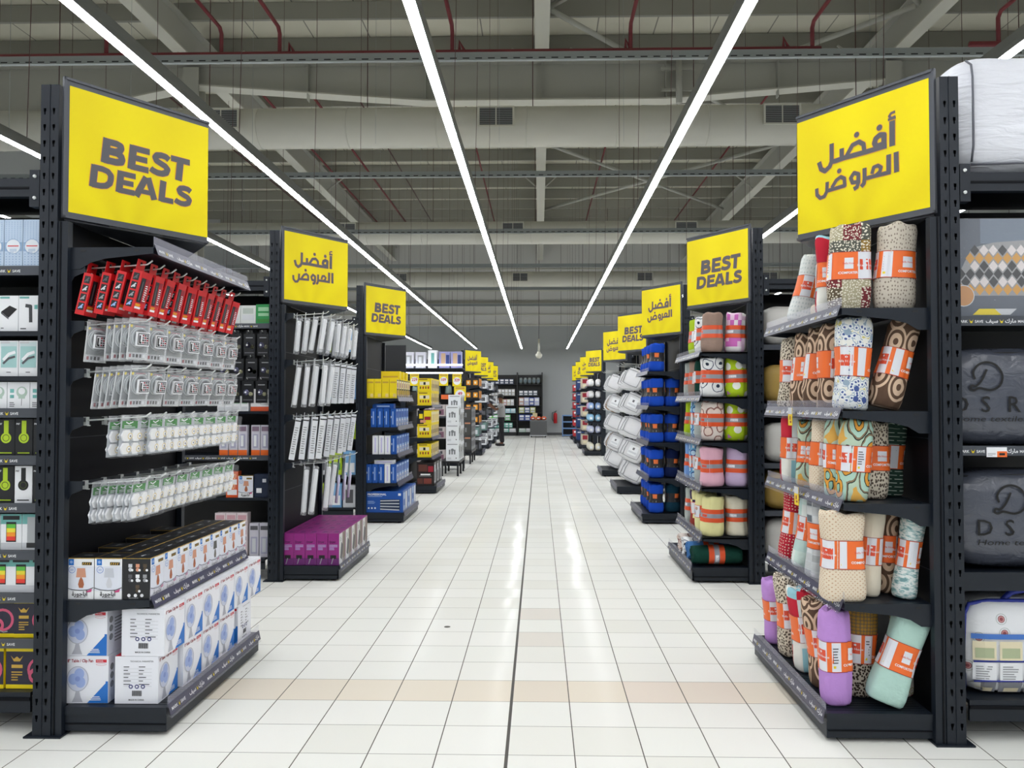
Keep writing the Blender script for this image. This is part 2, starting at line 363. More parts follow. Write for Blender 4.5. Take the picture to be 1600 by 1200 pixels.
# sprinkler pipes
mb = MB().tube([(-12, 9.5, 5.84), (3.45, 9.5, 5.84)], .036, PIPE, 8)
o = link('sprinkler_pipe', None); tag(o, 'red sprinkler main running just above the first cable tray', 'sprinkler pipe'); link('main_pipe', mb.mesh('main_pipe'), o)
for x in (-5.4, -3.95, -3.22, -1.07, 1.13, 3.35): link('riser_pipe', MB().tube([(x, 9.5, 5.84), (x, 9.5, 6.10), (x, 9.44, 6.16), (x, 2, 6.16)], .026, PIPE, 6).mesh('riser_pipe'), o)
for x in (-5.1, -3.1, -.98, 1.07, 3.0): link('elbow_stub', MB().tube([(x, 9.5, 5.84), (x, 9.5, 5.98), (x + .06, 9.5, 5.86)], .022, PIPE, 6).mesh('elbow_stub'), o)
o = link('sprinkler_pipe', None); tag(o, 'short red sprinkler main above the white bagged comforter', 'sprinkler pipe'); link('main_pipe', MB().tube([(5.25, 9.5, 5.88), (9.6, 9.5, 5.88)], .036, PIPE, 8).mesh('main_pipe'), o)
link('riser_pipe', MB().tube([(5.6, 9.5, 5.88), (5.6, 9.5, 6.2), (5.6, 9.44, 6.26), (5.6, 2, 6.26)], .026, PIPE, 6).mesh('riser_pipe'), o)
for k, (x, r) in enumerate(((-8.35, .022), (-6.2, .03), (-5.1, .03), (-4.1, .018), (-1.7, .026), (1.8, .026), (5.15, .026))):
    tag(link('sprinkler_branch', MB().tube([(x, 15.2, 8.42), (x, 29.5, 8.42)], r, PIPED if k in (0, 3) else PIPE, 6).mesh('sprinkler_branch')), 'thin red sprinkler branch under the roof, ' + ORD[k] + ' one across from the fan stand side', 'sprinkler pipe', 'sprinkler branches')
# linear lights
LED = P('led_diffuser', (250, 252, 255), 0.5, emit=LED_STRENGTH); HOUS = P('light_housing', (120, 122, 120), 0.45, 0.3)
def led_row(k, x):
    y0, y1 = -6.5, 33.6; z = LED_Z
    o = link('linear_led_light', None, None, (x, 0, z))
    h = MB(); h.prism([(-.034, .002), (.034, .002), (.04, .04), (.04, .10), (-.04, .10), (-.04, .04)], 'y', y0, y1, HOUS); link('housing', h.mesh('housing'), o)
    d = MB(); n = 27
    for i in range(n):
        a, b = y0 + (y1 - y0) * i / n, y0 + (y1 - y0) * (i + 1) / n
        d.add([(-.026, a, 0), (.026, a, 0), (.026, b, 0), (-.026, b, 0)], [(0, 3, 2, 1)], LED)
        for s in (-1, 1): d.add([(s * .0345, a, .0), (s * .0345, b, .0), (s * .0345, b, .004), (s * .0345, a, .004)], [(0, 1, 2, 3) if s > 0 else (3, 2, 1, 0)], LED)
    link('diffuser', d.mesh('diffuser'), o)
    for i in range(17):
        y = -4.75 + i * 2.35
        if abs(y - 21.2) < .4: y += .55
        link('hanger_wire', MB().tube([(-.03, y, .085), (0, y, 1.73), (0, y, ZT - z)], .0035, PIPED, 4).mesh('hanger_wire'), o)
        if i % 2: link('hanger_wire', MB().tube([(.12, y + .5, 1.8), (.12, y + .5, ZT - z)], .003, GALV, 4).mesh('hanger_wire'), o)
    tag(o, LEDL[k], 'light', 'LED light lines of the hall')
LEDL = ['LED light line over the far side of the electronics aisles, ' + q for q in ('third beyond view', 'second beyond view', 'first beyond view')] + ['LED light line behind the BEST DEALS sign over the fan stand, passing behind its post', 'LED light line over the hook display of the fan stand', 'LED light line over the main aisle, on the hair tool side', 'LED light line over the main aisle, on the comforter side', 'LED light line ending above the white bagged comforter'] + ['LED light line over the far side of the bedding aisles, ' + q for q in ('first beyond view', 'second beyond view', 'third beyond view')]
for k, x in enumerate(LED_ROWS): led_row(k, x)
o = link('dome_camera', None, None, (0, 30, 3.3)); tag(o, 'white dome camera hanging on a pole before the back wall', 'security camera')
link('pole', MB().tube([(0, 0, .1), (0, 0, .66)], .035, STEELL, 8).tube([(0, 0, .66), (0, 0, 4.66)], .006, PIPED, 5).mesh('pole'), o); link('camera_head', MB().lathe([(.06, .16), (.07, .1), (.13, .06), (.13, .0), (.09, -.07), (.03, -.1)], STEELL, 16).mesh('camera_head'), o)
# ---------------------------------------------------------------- display stands (aisle ends) and their signs
BP = {-1: -2.20, 1: 1.79}          # back panel plane of the two rows
UY = [3.508, 6.56, 9.71, 12.83, 15.88]; FY = [22.0, 25.1, 28.2, 31.3]
W = 1.22
def SX(side, a): return BP[side] + (a if side < 0 else -a)
class SB(MB):
    """builds in stand space: a = out from the back panel, b = away from the entrance, z; mirrored for the other row"""
    def __init__(s, side): super().__init__(); s.side = side
    def mesh(s, name, flip=False):
        if s.side > 0: s.v = [(-x, y, z) for x, y, z in s.v]
        return super().mesh(name, s.side > 0)
_cache = {}
def cached(key, fn):
    if key not in _cache: _cache[key] = fn()
    return _cache[key]
def upright_mesh(side, far):
    s = SB(side); x0, x1 = -.095, -.012; H = 2.985; y0, y1 = (0, .05) if not far else (W - .05, W)
    fy = y0
    cols = [(.012, .024), (.054, .066)]
    xs = [0]; 
    for a, b in cols: xs += [a, a + .003, b - .003, b]
    xs.append(x1 - x0)
    pitch = .075; n = int((H - .1) / pitch); zs = [0.0]; rows = []
    for i in range(n):
        z = .07 + i * pitch; zs += [z, z + .014, z + .03]; 
    zs.append(H)
    vs = [(x0 + x, fy, z) for z in zs for x in xs]; nx = len(xs); fs = []
    for j in range(len(zs) - 1):
        ph = (j - 1) % 3 if 0 < j < len(zs) - 1 else 2
        for i in range(nx - 1):
            c = i - 1
            inh = 0 <= c < 8 and c % 4 in (0, 1, 2)
            wide = 0 <= c < 8 and c % 4 in (0, 1, 2); slim = 0 <= c < 8 and c % 4 == 1
            if (ph == 1 and wide) or (ph == 0 and slim): continue
            fs.append((j * nx + i, j * nx + i + 1, (j + 1) * nx + i + 1, (j + 1) * nx + i))
    s.add(vs, fs, NAVY)
    s.box(x0 - .001, x0 + .002, y0 + .0005, y1, 0, H, NAVY); s.box(x1 - .002, x1, y0 + .0005, y1, 0, H, NAVY); s.box(x0, x1, y1 - .003, y1, 0, H, BLACK)
    s.box(x0 + .039, x0 + .043, fy - .003, fy, 0, H, NAVY)
    s.box(x0 - .035, .04, y0 - .012, y1 + .02, 0.0, .008, NAVY)
    s.box(-.011, .034, y0 + .006, y1 - .006, .008, 2.352, NAVY); s.box(-.002, .004, y0 + .003, y0 + .006, .01, 2.35, NAVYP)
    return s.mesh('upright')
def panel_mesh(side, top):
    s = SB(side); s.box(-.012, 0, .05, W - .05, .06, top, NAVYP)
    for z in (.75, 1.35, 1.95): s.box(-.001, .0015, .05, W - .05, z, z + .004, NAVY)
    return s.mesh('back_panel')
def base_mesh(side):
    s = SB(side); s.box(.036, .505, .03, W - .03, .118, .13, NAVY); s.box(.036, .50, .03, .05, .02, .118, NAVY); s.box(.036, .50, W - .05, W - .03, .02, .118, NAVY)
    s.box(.49, .505, .03, W - .03, .02, .118, NAVY); s.box(.036, .505, .024, .03, .095, .13, NAVY); s.box(.04, .50, .026, .03, .05, .056, NAVYP)
    for i in range(40):
        s.box(.02 + .036, .49, .06 + i * .027, .063 + i * .027, .13, .1308, NAVYP)
    return s.mesh('base')
def foot_mesh(side, b):
    s = SB(side); s.tube([(.44, b, .012), (.44, b, .06)], .007, CHROME, 8); s.lathe([(.024, 0), (.024, .006), (.01, .014)], BLACK, 12, (.44, b, 0)); return s.mesh('levelling_foot')
GOLDV = P('strip_yellow', (214, 190, 30), .45)
def logo_run(p, L, h, n, mat, arab=True, y0=None):
    y0 = h * .3 if y0 is None else y0
    for i in range(n):
        u = L * (i + .5) / n
        if i % 2 == 0 or not arab:
            p.text('MARK', u - .016, y0, h * .28, mat, 2, .015, align='r'); p.text('SAVE', u + .016, y0, h * .28, mat, 2, .015)
        else:
            p.text(AR('ﺳﻴﻒ'), u - .016, y0, h * .40, mat, 2, .02, align='r'); p.text(AR('ﻣﺎﺭﻙ'), u + .016, y0, h * .40, mat, 2, .02)
        p.poly([(u - .009, y0 + h * .36), (u - .004, y0 - h * .04), (u + .004, y0 - h * .04), (u + .009, y0 + h * .36), (u + .003, y0 + h * .16), (u - .003, y0 + h * .16)], GOLDV, 3)
def shelf_mesh(side, d=.42):
    s = SB(side); s.box(.03, d, .03, W - .03, -.012, 0, NAVY); s.box(d - .012, d, .03, W - .03, -.03, -.012, NAVY)
    for b in (.03, W - .03 - .003):
        s.prism([(.034, -.10), (.034, 0), (d - .005, 0), (d - .005, -.03), (.20, -.052), (.13, -.07), (.08, -.1)], 'y', b, b + .003, NAVY)
    for a in (.08, .33): s.box(a, a + .025, .0285, .03, -.02, -.012, BLACK)
    return s.mesh('shelf')
def strip_mesh(side, d=.42, detail=True, lean=.02, pretty=True):
    s = SB(side); vs = [(d + .001, .035, .016), (d + .001, W - .035, .016), (d + lean, W - .035, -.036), (d + lean, .035, -.036)]
    fs = [(3, 2, 1, 0)]; s.add(vs, fs, STRIPM); s.add([(x + .0015, y, z) for x, y, z in vs], [(0, 1, 2, 3)], STRIPM)
    s.box(d - .001, d + .001, .034, W - .034, -.002, .05, CLEARD); s.add([(d + lean - .01, .035, -.036), (d + lean - .01, W - .035, -.036), (d + lean + .008, W - .035, -.046), (d + lean + .008, .035, -.046)], [(0, 1, 2, 3)], CLEARD)
    if detail:
        nrm = Vector((.052, 0, lean)).normalized()
        if side < 0: p = PR(s, (d + lean + .0015, .035, -.036), (0, 1, 0), (-lean, 0, .052))
        else:
            o_ = Vector((d + lean + .0015, W - .035, -.036)); v_ = Vector((-lean, 0, .052)).normalized()
            p = PR(s, fn=lambda a, b, l: o_ + Vector((0, -a, 0)) + v_ * b + nrm * l)
        logo_run(p, W - .07, .055, 6, WHITE)
    return s.mesh('price_strip')
def hookbar_mesh(side):
    s = SB(side); s.box(.085, .095, .04, W - .04, -.012, .008, NAVY)
    for b in (.034, W - .037): s.prism([(.0, -.075), (.0, .01), (.1, .01), (.1, -.03), (.05, -.05), (.035, -.075)], 'y', b, b + .003, NAVY)
    return s.mesh('hook_bar')
def hook_mesh(side, b):
    s = SB(side); s.tube([(.095, b, -.006), (.25, b, .004), (.37, b, .012), (.395, b, .03)], .0038, CHROME, 6); s.box(.083, .098, b - .012, b + .012, -.03, .01, CHROME); s.tube([(.095, b, -.03), (.11, b, -.03)], .003, CHROME, 6); return s.mesh('hook')
def stand(side, y0, label, shelves=(), hooks=(), detail=True, base=True, panel_top=2.36, group='aisle-end display stands'):
    o = link('display_stand', None, None, (BP[side], y0, 0)); tag(o, label, 'store shelving', group)
    link('back_panel', cached(('pan', side, panel_top), lambda: panel_mesh(side, panel_top)), o)
    for far in (0, 1): link('upright', cached(('up', side, far), lambda: upright_mesh(side, far)), o)
    if base:
        b = link('base', cached(('base', side), lambda: base_mesh(side)), o); link('price_strip', cached(('bst', side, detail), lambda: strip_mesh(side, .507, detail, .012)), b, (0, 0, .125))
        for q in (.1, W - .1): link('levelling_foot', cached(('foot', side, q), lambda: foot_mesh(side, q)), b)
    for z in shelves:
        sh = link('shelf', cached(('sh', side), lambda: shelf_mesh(side)), o, (0, 0, z)); link('price_strip', cached(('st', side, detail), lambda: strip_mesh(side, .42, detail)), sh)
    for z, n in hooks:
        hb = link('hook_bar', cached(('hb', side), lambda: hookbar_mesh(side)), o, (0, 0, z))
        for b in hookb(n): link('hook', cached(('hk', side, round(b, 3)), lambda: hook_mesh(side, b)), hb)
    return o
def hookb(n): return [.075 + (W - .15) * i / (n - 1) for i in range(n)]
# the V-shaped signs
SIGN = P('sign_yellow', (238, 220, 24), 0.5, 0, 0.25); _t = NT(SIGN)
_tc2 = _t.n('ShaderNodeTexCoord'); _sp = _t.n('ShaderNodeSeparateXYZ', {0: _tc2.outputs['UV']})
_an = _t.math('ARCTAN2', _t.math('SUBTRACT', _sp.outputs[1], -.02), _t.math('SUBTRACT', _sp.outputs[0], .30)); _ns = _t.math('SINE', _t.math('MULTIPLY', _an, 9.0))
_t.base(_t.ramp(_t.math('ADD', _t.math('MULTIPLY', _ns, .5), .5), [(0, (235, 214, 4)), (1, (241, 222, 2))], 'LINEAR'))
SIGNT = P('sign_lettering', (84, 82, 88), 0.5); SIGNO = P('sign_letter_edge', (232, 160, 70), 0.5); FRAME = P('sign_frame', (76, 79, 86), 0.45, 0.2)
E1 = dict(B=[([(.13, .0), (.13, 1)], .28), ([(.1, .87), (.42, .87), (.54, .82), (.56, .72), (.52, .6), (.42, .54), (.1, .54)], .24), ([(.1, .13), (.46, .13), (.60, .18), (.62, .29), (.58, .42), (.46, .5), (.1, .5)], .25)],
          E=[([(.13, 0), (.13, 1)], .28), ([(.1, .885), (.68, .885)], .23), ([(.1, .5), (.63, .5)], .22), ([(.1, .115), (.7, .115)], .23)],
          S=[([(.68, .78), (.55, .87), (.38, .885), (.22, .84), (.16, .73), (.22, .61), (.38, .54), (.56, .47), (.66, .36), (.62, .2), (.48, .125), (.3, .115), (.12, .17), (.03, .23)], .235)],
          T=[([(0, .885), (.74, .885)], .23), ([(.37, 0), (.37, .9)], .28)],
          D=[([(.13, 0), (.13, 1)], .28), ([(.1, .885), (.38, .885), (.56, .83), (.67, .68), (.68, .5), (.66, .32), (.55, .17), (.38, .115), (.1, .115)], .24)],
          A=[([(.1, -.0), (.43, .98)], .27), ([(.84, -.0), (.5, .98)], .27), ([(.2, .28), (.72, .28)], .2)],
          L=[([(.13, 0), (.13, 1)], .28), ([(.1, .115), (.66, .115)], .23)])
AW = {'hz': ([(.542, 2.885), (.522, 2.883), (.513, 2.872), (.522, 2.859), (.543, 2.862)], .0108), 'hb': ([(.506, 2.856), (.545, 2.857)], .0108), 'a': ([(.527, 2.846), (.526, 2.726)], .0275),
 'f': ([(.485, 2.735), (.486, 2.79), (.465, 2.796), (.444, 2.785), (.437, 2.765), (.446, 2.746), (.485, 2.748)], .0259), 'b': ([(.499, 2.736), (.395, 2.734), (.276, 2.736), (.231, 2.733), (.205, 2.734)], .0242),
 'd': ([(.287, 2.74), (.321, 2.787), (.356, 2.794), (.38, 2.775), (.384, 2.741)], .0217), 't': ([(.262, 2.787), (.262, 2.734)], .0234), 'l': ([(.206, 2.827), (.205, 2.735), (.193, 2.712), (.167, 2.696), (.144, 2.711), (.132, 2.751)], .0229),
 'a2': ([(.545, 2.693), (.546, 2.597)], .0234), 'l2': ([(.508, 2.691), (.507, 2.603)], .0225), 'b2': ([(.518, 2.605), (.436, 2.606), (.389, 2.605)], .0192), 'n': ([(.422, 2.619), (.432, 2.649), (.453, 2.652), (.469, 2.639), (.463, 2.62), (.44, 2.606)], .0175),
 'r': ([(.384, 2.658), (.384, 2.607), (.38, 2.583), (.365, 2.57)], .02), 'w': ([(.349, 2.596), (.351, 2.636), (.328, 2.647), (.31, 2.626), (.319, 2.601), (.349, 2.598)], .0188), 'wt': ([(.351, 2.636), (.351, 2.594), (.343, 2.574), (.325, 2.567)], .0192),
 'd2': ([(.204, 2.601), (.23, 2.634), (.255, 2.645), (.275, 2.632), (.277, 2.596), (.177, 2.592)], .0183), 'fn': ([(.179, 2.638), (.176, 2.59), (.161, 2.567), (.138, 2.564), (.119, 2.584), (.117, 2.618)], .0183)}
AD = [(.463, 2.832, .0144), (.344, 2.832, .0135), (.247, 2.677, .0118)]
def english(p, k, mat, grow):
    for word, z0, h, spans in (('BEST', 2.668, .122, ((.165, .285), (.294, .40), (.405, .51), (.508, .612))), ('DEALS', 2.540, .108, ((.113, .229), (.238, .331), (.327, .445), (.454, .532), (.537, .630)))):
        for ch, (a, b) in zip(word, spans):
            wid = {'B': .74, 'E': .7, 'S': .76, 'T': .74, 'D': .8, 'A': .94, 'L': .66}[ch]; sc = (b - a) / wid
            for pts, w in E1[ch]: p.stroke([(a + x * sc + y * h * .09, z0 - 2.3 + y * h) for x, y in pts], w * h * 1.06 + grow, mat, k)
def arabic(p, k, mat, grow, sh=0.0):
    for pts, w in AW.values(): p.stroke([(x + sh, z - 2.3) for x, z in pts], w + grow, mat, k)
    for x, z, r in AD: p.disc(x + sh, z - 2.3, r + grow / 2, mat, k)
FL = .735
def sign_face(side, nearface, lang):
    """a face runs between the post edge and the apex; u runs to the viewer's right"""
    apex = Vector((.425, .60, 2.3)); post = Vector((.006, .006 if nearface else 1.175, 2.3))
    if side > 0:
        apex.x *= -1; post.x *= -1
    a, b = (post, apex) if (side < 0) == nearface else (apex, post)
    u = (b - a); L = u.length; u.normalize(); n = Vector((0, 0, 1)).cross(-u) if False else u.cross(Vector((0, 0, 1)))
    fr = MB(); H0, H1 = .07, .725; pf = PR(fr, fn=lambda p, q, l: a + u * p + Vector((0, 0, q)) + n * l)
    def slab(mb, p0, q0, p1, q1, l0, l1, mat):
        P_ = lambda p, q, l: a + u * p + Vector((0, 0, q)) + n * l
        vs = [P_(p0, q0, l0), P_(p1, q0, l0), P_(p1, q1, l0), P_(p0, q1, l0), P_(p0, q0, l1), P_(p1, q0, l1), P_(p1, q1, l1), P_(p0, q1, l1)]
        mb.add(vs, [(0, 3, 2, 1), (4, 5, 6, 7), (0, 1, 5, 4), (1, 2, 6, 5), (2, 3, 7, 6), (3, 0, 4, 7)], mat)
    slab(fr, 0, H0, L, H1, -.012, 0, FRAME)
    slab(fr, 0, H1 - .012, L, H1, 0, .007, FRAME); slab(fr, 0, H0, L, H0 + .012, 0, .007, FRAME)
    pl = 0 if a is post else L - .012; slab(fr, pl, H0, pl + .012, H1, 0, .007, FRAME)
    pe = MB(); q0, q1 = H0 + .03, H1 - .035; p0, p1 = (.026, L - .001) if a is post else (.001, L - .026)
    pe.add([a + u * p + Vector((0, 0, q)) + n * .001 for p, q in ((p0, q0), (p1, q0), (p1, q1), (p0, q1))], [(0, 1, 2, 3)], SIGN, uvs=[[(p0, q0), (p1, q0), (p1, q1), (p0, q1)]])
    le = MB(); pp = PR(le, fn=lambda p, q, l: a + u * p + Vector((0, 0, q)) + n * (.0015 + l))
    (english if lang == 'E' else arabic)(pp, 1, SIGNO, .006); (english if lang == 'E' else arabic)(pp, 2, SIGNT, 0)
    return fr.mesh('sign_frame'), pe.mesh('yellow_panel'), le.mesh('lettering')
def sign(side, y0, lang, label):
    o = link('promotion_sign', None, None, (BP[side], y0, 0)); tag(o, label, 'sign', 'yellow deal signs above the aisle ends')
    for nf in (True, False):
        f, p, l = cached(('sg', side, nf, lang if nf else ('A' if lang == 'E' else 'E')), lambda: sign_face(side, nf, lang if nf else ('A' if lang == 'E' else 'E')))
        fo = link('sign_frame', f, o); po = link('yellow_panel', p, fo, label='yellow printed panel'); link('lettering', l, fo, label='grey lettering')
    def plate():
        s = SB(side); s.prism([(.002, .03), (.41, .60), (.002, 1.17)], 'z', 2.362, 2.369, FRAME); return s.mesh('bottom_plate')
    link('bottom_plate', cached(('spl', side), plate), o)
# ---------------------------------------------------------------- shelving runs behind the aisle ends
def rack(side, y0, levels, label, length=2.4, beam=2.56, light=None, detail=True):
    """levels: (top z, strip or not). runs away from the aisle behind the stand's post"""
    xa = BP[side] + side * .098; o = link('shelving_run', None, None, (xa, y0 + .055, 0)); tag(o, label, 'store shelving', 'shelving runs between the side aisles')
    d = side
    def bx(mb, a0, a1, y0_, y1_, z0, z1, m): mb.box(d * a0, d * a1, y0_, y1_, z0, z1, m)
    b = MB(); bx(b, 0, length, .5, .515, .1, 2.5, BLACKBOX); link('back_panel', b.mesh('back_panel'), o)
    t = MB(); bx(t, 0, length, -.02, .02, beam - .085, beam, NAVY); bx(t, 0, length, -.024, -.02, beam - .05, beam - .04, NAVYP); bx(t, 0, length, .02, .5, beam - .045, beam - .03, NAVYP); link('top_beam', t.mesh('top_beam'), o)
    for a in (0.0, length / 2, length):
        u = MB(); bx(u, a, a + .04, .47, .53, 0, beam, NAVY); link('upright', u.mesh('upright'), o)
    pl = MB(); bx(pl, .004, .05, -.05, -.002, beam - .14, beam + .03, NAVY)
    for z in (beam - .10, beam + .0): pl.lathe([(.008, 0), (.008, .006)], CHROME, 10, (d * .024, -.05, z), 'y')
    link('connector_plate', pl.mesh('connector_plate'), o)
    for i, (z, st) in enumerate(levels):
        s = MB(); bx(s, 0.001, length, 0, .49, z - .022, z, NAVY)
        if st == 'beam': bx(s, 0, length, -.02, .0, z - .07, z + .012, NAVY)
        so = link('shelf', s.mesh('shelf'), o)
        if st is True:
            p = MB(); bx(p, 0.001, length, -.008, 0, z - .04, z + .004, STRIPD)
            q = PR(p, (0 if d > 0 else -length, -.008, z - .04), (1, 0, 0), (0, 0, 1))
            if detail: logo_run(q, length - .1, .044, 17, WHITE)
            link('price_strip', p.mesh('price_strip'), so)
        if st == 'glow':
            p = MB(); bx(p, 0.001, length, -.012, 0, z - .045, z + .0, light); link('lit_edge', p.mesh('lit_edge'), so)
    z = .19; s = MB(); bx(s, .035, length, -.015, .0, .095, .188, NAVY); bx(s, .035, length, -.02, -.015, .15, .165, NAVYP); bx(s, .035, length, 0, .49, .17, .188, NAVY); link('base', s.mesh('base'), o)
    return o
# ---------------------------------------------------------------- kits for the fan stand
def k_redbox():
    b, f = carton(.098, .044, .195, RED); b.v = [(x, y, z - .225) for x, y, z in b.v]
    sh = lambda p: PR(b, fn=(lambda g: lambda u, v, l: g(u, v, l) + Vector((0, 0, -.225)))(p.fn))
    p = sh(f['front']); p.rect(.012, .05, .05, .165, BLACKBOX, 1); p.rect(.024, .06, .034, .15, GREYD, 2); p.rect(.056, .05, .088, .165, DRED, 1); p.lines(.058, .06, .028, .08, 8, WHITE, 2, 3); p.rect(.01, .02, .06, .03, WHITE, 1); p.lines(.012, .034, .07, .012, 2, YEL, 1, 4)
    q = sh(f['left'])
    for i, c in enumerate((PALEBLUE, GREY, LGREY, GREYD)):
        q.rect(.008, .022 + i * .042, .036, .056 + i * .042, BLACKBOX, 1); q.stroke([(.012, .028 + i * .042), (.03, .05 + i * .042)], .006, c, 2); q.disc(.024, .036 + i * .042, .006, c, 2, 10)
    tb = MB(); slot_tab(tb, .036, .019, .0205, -.035, .022, RED)
    return Kit('boxed_hand_tool', 'boxed tool', [('carton', b), ('hang_tab', tb)])
CARDW = P('blister_card', (222, 224, 226), 0.4)
CLEARB = clear('clear_blister', (240, 242, 246), .12, .08)
def k_cable():
    c = MB(); c.bevbox(-.058, .058, .008, .011, -.175, -.0125, CARDW, .001); slot_tab(c, .058, .0082, .0105, -.0125, .02, CLEAR); p = PR(c, (-.058, .008, -.175), (1, 0, 0), (0, 0, 1))
    p.rect(.006, .034, .11, .165, P('blister_dark', (120, 126, 130), .3), 1); p.ring(.058, .105, .05, .012, WHITE, 2); p.ring(.058, .105, .046, .007, P('ring_green', (60, 110, 96), .4), 3); p.disc(.012, .155, .007, YEL, 4); p.rect(.01, .008, .106, .03, LGREY, 1)
    for i in range(5): p.rect(.012 + i * .019, .01, .024 + i * .019, .026, [DRED, GREYD, BLACKBOX, GREYD, WHITE][i], 2)
    p.rect(.03, .152, .09, .158, DRED, 2)
    coil = MB(); pts = [(.042 * math.cos(t), .0, -.07 + .042 * math.sin(t)) for t in [i * 2 * math.pi / 20 for i in range(21)]]; coil.tube(pts, .006, P('cable_white', (170, 176, 180), .4), 6)
    pl = MB(); pl.box(-.034, .036, -.021, -.011, -.110, -.045, WHITE); q = PR(pl, (-.034, -.021, -.110), (1, 0, 0), (0, 0, 1)); q.rect(.0, .0, .07, .065, WHITE, 1); q.rect(.004, .006, .066, .06, P('pic_dark', (40, 42, 48), .4), 2); q.rect(.008, .01, .062, .056, WHITE, 3)
    q.stroke([(.014, .05), (.014, .016), (.024, .016)], .008, BLACK, 4)
    for i in range(3):
        for j in range(4): q.rect(.028 + i * .0115, .013 + j * .011, .037 + i * .0115, .021 + j * .011, [DRED, BLACK, GREYD][(i + j) % 3], 4)
    sh = MB(); sh.bevbox(-.054, .054, -.011, .0078, -.15, -.014, CLEARB, .012, True); sh.box(-.0585, .0585, .004, .0075, -.177, -.013, CLEAR)
    return Kit('blister_pack', 'cable pack', [('backing_card', c), ('cable_coil', coil), ('picture_card', pl), ('blister_shell', sh)])
def k_puck():
    c = MB(); c.box(-.064, .064, .006, .0075, -.175, -.0125, P('puck_card', (176, 181, 188), .3)); slot_tab(c, .064, .006, .0075, -.0125, .016, CLEAR)
    h = MB(); h.box(-.055, .04, .004, .0058, -.047, -.0125, GREEN); p = PR(h, (-.055, .004, -.047), (1, 0, 0), (0, 0, 1)); p.stroke([(.02, .029), (.04, .021), (.065, .031)], .005, WHITE, 1); p.lines(.01, .004, .075, .014, 2, WHITE, 1, 1)
    pk = []
    for x in (-.03, .03):
        for z in (-.08, -.14):
            m = MB(); m.lathe([(.03, .004), (.028, -.019), (.02, -.021)], P('puck_white', (244, 245, 248), .35), 6, (x, 0, z), 'y', False)
            m.v = [v for v in m.v]; q = PR(m, (x, -.0212, z), (1, 0, 0), (0, 0, 1)); q.ring(0, 0, .015, .0035, P('puck_yellow', (226, 204, 130), .4), 1); q.disc(0, 0, .004, GREYD, 2, 8); pk.append(('puck_light', m))
    sh = MB(); sh.bevbox(-.066, .066, -.0265, .009, -.178, -.013, clear('clear_bag', (238, 240, 246), .07, .08), .006)
    return Kit('puck_light_pack', 'light pack', [('backing_card', c), ('header_label', h, None, 'green header label')] + pk + [('clear_bag', sh)])
def k_lamp(shade, foot):
    w = .128; b, f = carton(w, w, .188, BLACKBOX, BLACKBOX)
    for nm in ('front', 'back'):
        p = f[nm]; p.rect(.0, .0, w, .188, WHITE, 1); p.rect(0, .185, w, .188, GOLD, 3); p.rect(.001, .04, w - .001, .15, P('lamp_sky', (222, 226, 238), .45), 2); p.rect(.01, .155, .034, .184, BLUE, 2); p.disc(.022, .17, .007, PALEBLUE, 3, 10); p.ring(.026, .135, .016, .002, BLUE, 3, 12); p.text('LED', .018, .131, .007, BLUE, 3)
        p.rect(.072, .156, .118, .17, BLACK, 3); [p.stroke([(.076 + i * .01, .158), (.081 + i * .01, .168)], .004, GOLD, 4) for i in range(4)]
        p.poly([(.045, .10), (.092, .10), (.087, .142), (.05, .142)], shade, 3); p.poly([(.066, .10), (.071, .10), (.078, .088), (.083, .068), (.078, .052), (.06, .052), (.055, .068), (.06, .088)], foot, 3)
        p.stroke([(.0, .052), (.03, .043), (.065, .040), (.1, .043), (w, .054)], .003, BLACK, 4); p.poly([(.092, .036), (.12, .048), (.117, .034), (.1, .032)], P('lamp_pink', (206, 70, 130), .45), 4)
        p.text(AR('ﺃﺑﺎﺟﻮﺭﺓ'), .064, .016, .02, BLACK, 4, .02, align='c'); p.text('LAMPSHADE', .064, .006, .006, GREYD, 4, align='c')
    for nm in ('left', 'right'):
        p = f[nm]; p.rect(0, .186, w, .188, GOLD, 1)
        for i in range(7):
            x, y = (.026 + .034 * (i % 3), .146 - .048 * (i // 3)) if i < 6 else (.06, .05); cs = (LGREY, TAN, P('umber', (80, 66, 50)), GREYD, WHITE, GREY, P('umber'))[i]
            p.rect(x, y, x + .018, y + .016, cs, 1); p.disc(x + .009, y - .01, .009, cs, 1, 10); p.disc(x + .018, y - .012, .006, WHITE, 2, 8)
        for i in range(3): p.disc(.03 + .03 * i, .018, .008, WHITE, 1, 10)
        p.text('MULTICOLOR', .03, .004, .005, WHITE)
    p = f['top']; p.rect(0, 0, w, .003, GOLD, 1); p.rect(0, w - .003, w, w, GOLD, 1); p.rect(.03, .04, .1, .09, P('lamp_top', (44, 46, 52), .4), 1); p.rect(.045, .06, .085, .07, GREY, 2)
    return Kit('lamp_box', 'boxed lamp', [('carton', b)])
